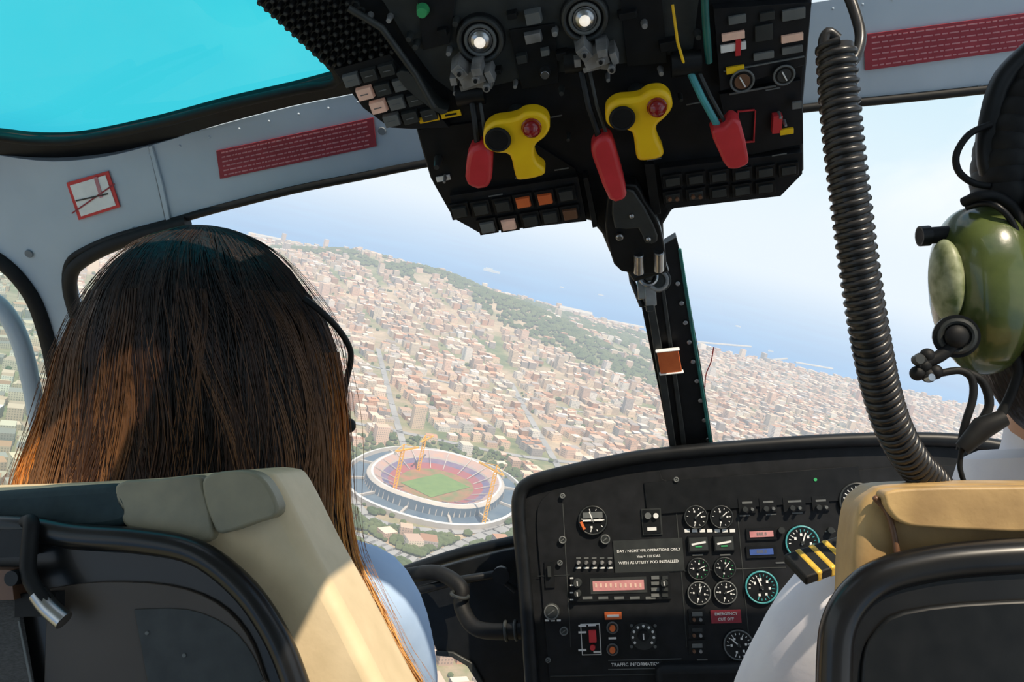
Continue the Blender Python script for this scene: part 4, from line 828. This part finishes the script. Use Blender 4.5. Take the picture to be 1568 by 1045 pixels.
hb_.done('ear_cup',H2,smoothang=80)
hb_=MB()
hb_.ell(P(1449,430,.735),V((.011,-.004,0)),V((0,.02,0)),V((0,0,.034)),'oliveworn')
hb_.cyl(P(1408,362,.75),V((1,0.1,0)),.007,.028,'rubber',n=16); hb_.cyl(P(1408,362,.75),V((1,0.1,0)),.0085,.008,'black',n=16)
hb_.tube(smooth([P(u,v,y) for u,v,y in [(1475,310,.74),(1500,300,.73),(1530,302,.73),(1560,330,.73),(1580,400,.73)]],5),.004,'rubber')
hb_.tube(smooth([P(u,v,y) for u,v,y in [(1480,318,.74),(1505,312,.73),(1530,318,.72),(1555,350,.72),(1570,420,.72)]],5),.0025,'black')
hb_.tube(smooth([P(u,v,.74) for u,v in [(1518,190),(1485,205),(1465,235),(1468,262),(1490,280),(1515,285)]],5),.0028,'rubber')
for i in range(9):
    t=i/8; hb_.ell(P(1530+60*t-20*math.sin(t*3),300-190*t,.76),X1*.02,Y1*.035,Z1*.022,'rubber')
hb_.tube(smooth([P(u,v,.75) for u,v in [(1528,290),(1515,240),(1520,180),(1540,120),(1590,70)]],6),.010,'black',n=14)
pv=P(1463,515,.72); hb_.cyl(pv,V((-.3,-1,0)),.017,.012,'black'); hb_.torus(pv+V((-.003,-.012,0)),V((-.3,-1,0)),.012,.0025,'dgrey'); hb_.ell(pv+V((-.004,-.014,0)),X1*.009,Y1*.006,Z1*.009,'rubber')
hb_.tube(smooth([P(u,v,.71) for u,v in [(1465,525),(1440,545),(1418,555),(1405,560)]],4),.005,'rubber')
for u,v in((1410,552),(1405,572),(1422,575),(1415,560),(1432,570),(1420,545)): hb_.ell(P(u,v,.71),X1*.006,Y1*.006,Z1*.006,'rubber'); 
hb_.cyl(P(1402,552,.705),V((.3,-1,.2)),.004,.006,'dgrey',n=12); hb_.cyl(P(1420,580,.705),V((.3,-1,.2)),.003,.006,'chrome',n=12)
hb_.tube(smooth([P(u,v,.71) for u,v in [(1440,572),(1470,568),(1488,580),(1490,610),(1478,650),(1470,690)]],5),.003,'rubber')
hb_.tube(smooth([P(u,v,.72) for u,v in [(1478,570),(1505,585),(1515,620),(1500,650)]],5),.0035,'rubber')
hb_.tube([P(1473,688,.70),P(1505,655,.70),P(1538,640,.70)],[.006,.009,.0065],'rubber',n=14)
hb_.tube(smooth([P(u,v,.70) for u,v in [(1473,688),(1470,715),(1476,738)]],4),.002,'rubber')
hb_.tube(smooth([P(u,v,.74) for u,v in [(1530,640),(1550,600),(1560,560),(1540,520)]],4),.004,'rubber')
hb_.done('harness',H2)
# ------------------------------------------------------------------ coiled cord
CE=empty('coiled_cord'); mb=MB(); mb.tube(smooth([P(*q) for q in [(1262,-90,.62),(1290,-30,.61),(1310,20,.6),(1318,60,.59),(1305,95,.585),(1280,90,.58),(1262,70,.58),(1268,50,.58),(1283,60,.58)]],5),.0038,'cord'); 
core=smooth([P(u,v,y) for u,v,y in [(1280,70,.58),(1284,130,.58),(1290,200,.58),(1299,280,.58),(1309,360,.585),(1320,440,.59),(1333,520,.60),(1350,600,.62),(1370,660,.635),(1398,708,.655),(1430,742,.68),(1450,775,.70)]],12)
mb.tube(core,.0112,'cord',n=14); mb.done('core',CE)
L=[0]
for i in range(1,len(core)): L.append(L[-1]+(core[i]-core[i-1]).length)
tot=L[-1]; turns=int(tot/.0064); mp_=16; hx=[]
a_=None
for i in range(turns*mp_+1):
    s=tot*i/(turns*mp_); j=min(max(int(np.searchsorted(L,s))-1,0),len(core)-2); t=(s-L[j])/max(L[j+1]-L[j],1e-9); c=core[j].lerp(core[j+1],t); tg=(core[min(j+2,len(core)-1)]-core[max(j-1,0)]).normalized()
    if a_ is None: a_,_=perp(tg)
    a_=(a_-tg*a_.dot(tg)).normalized(); b_=tg.cross(a_); q=2*pi*i/mp_; hx.append(c+(a_*math.cos(q)+b_*math.sin(q))*.0110)
mb=MB(); mb.tube(hx,.0024,'cord',n=8); mb.done('coil',CE,smoothang=80)
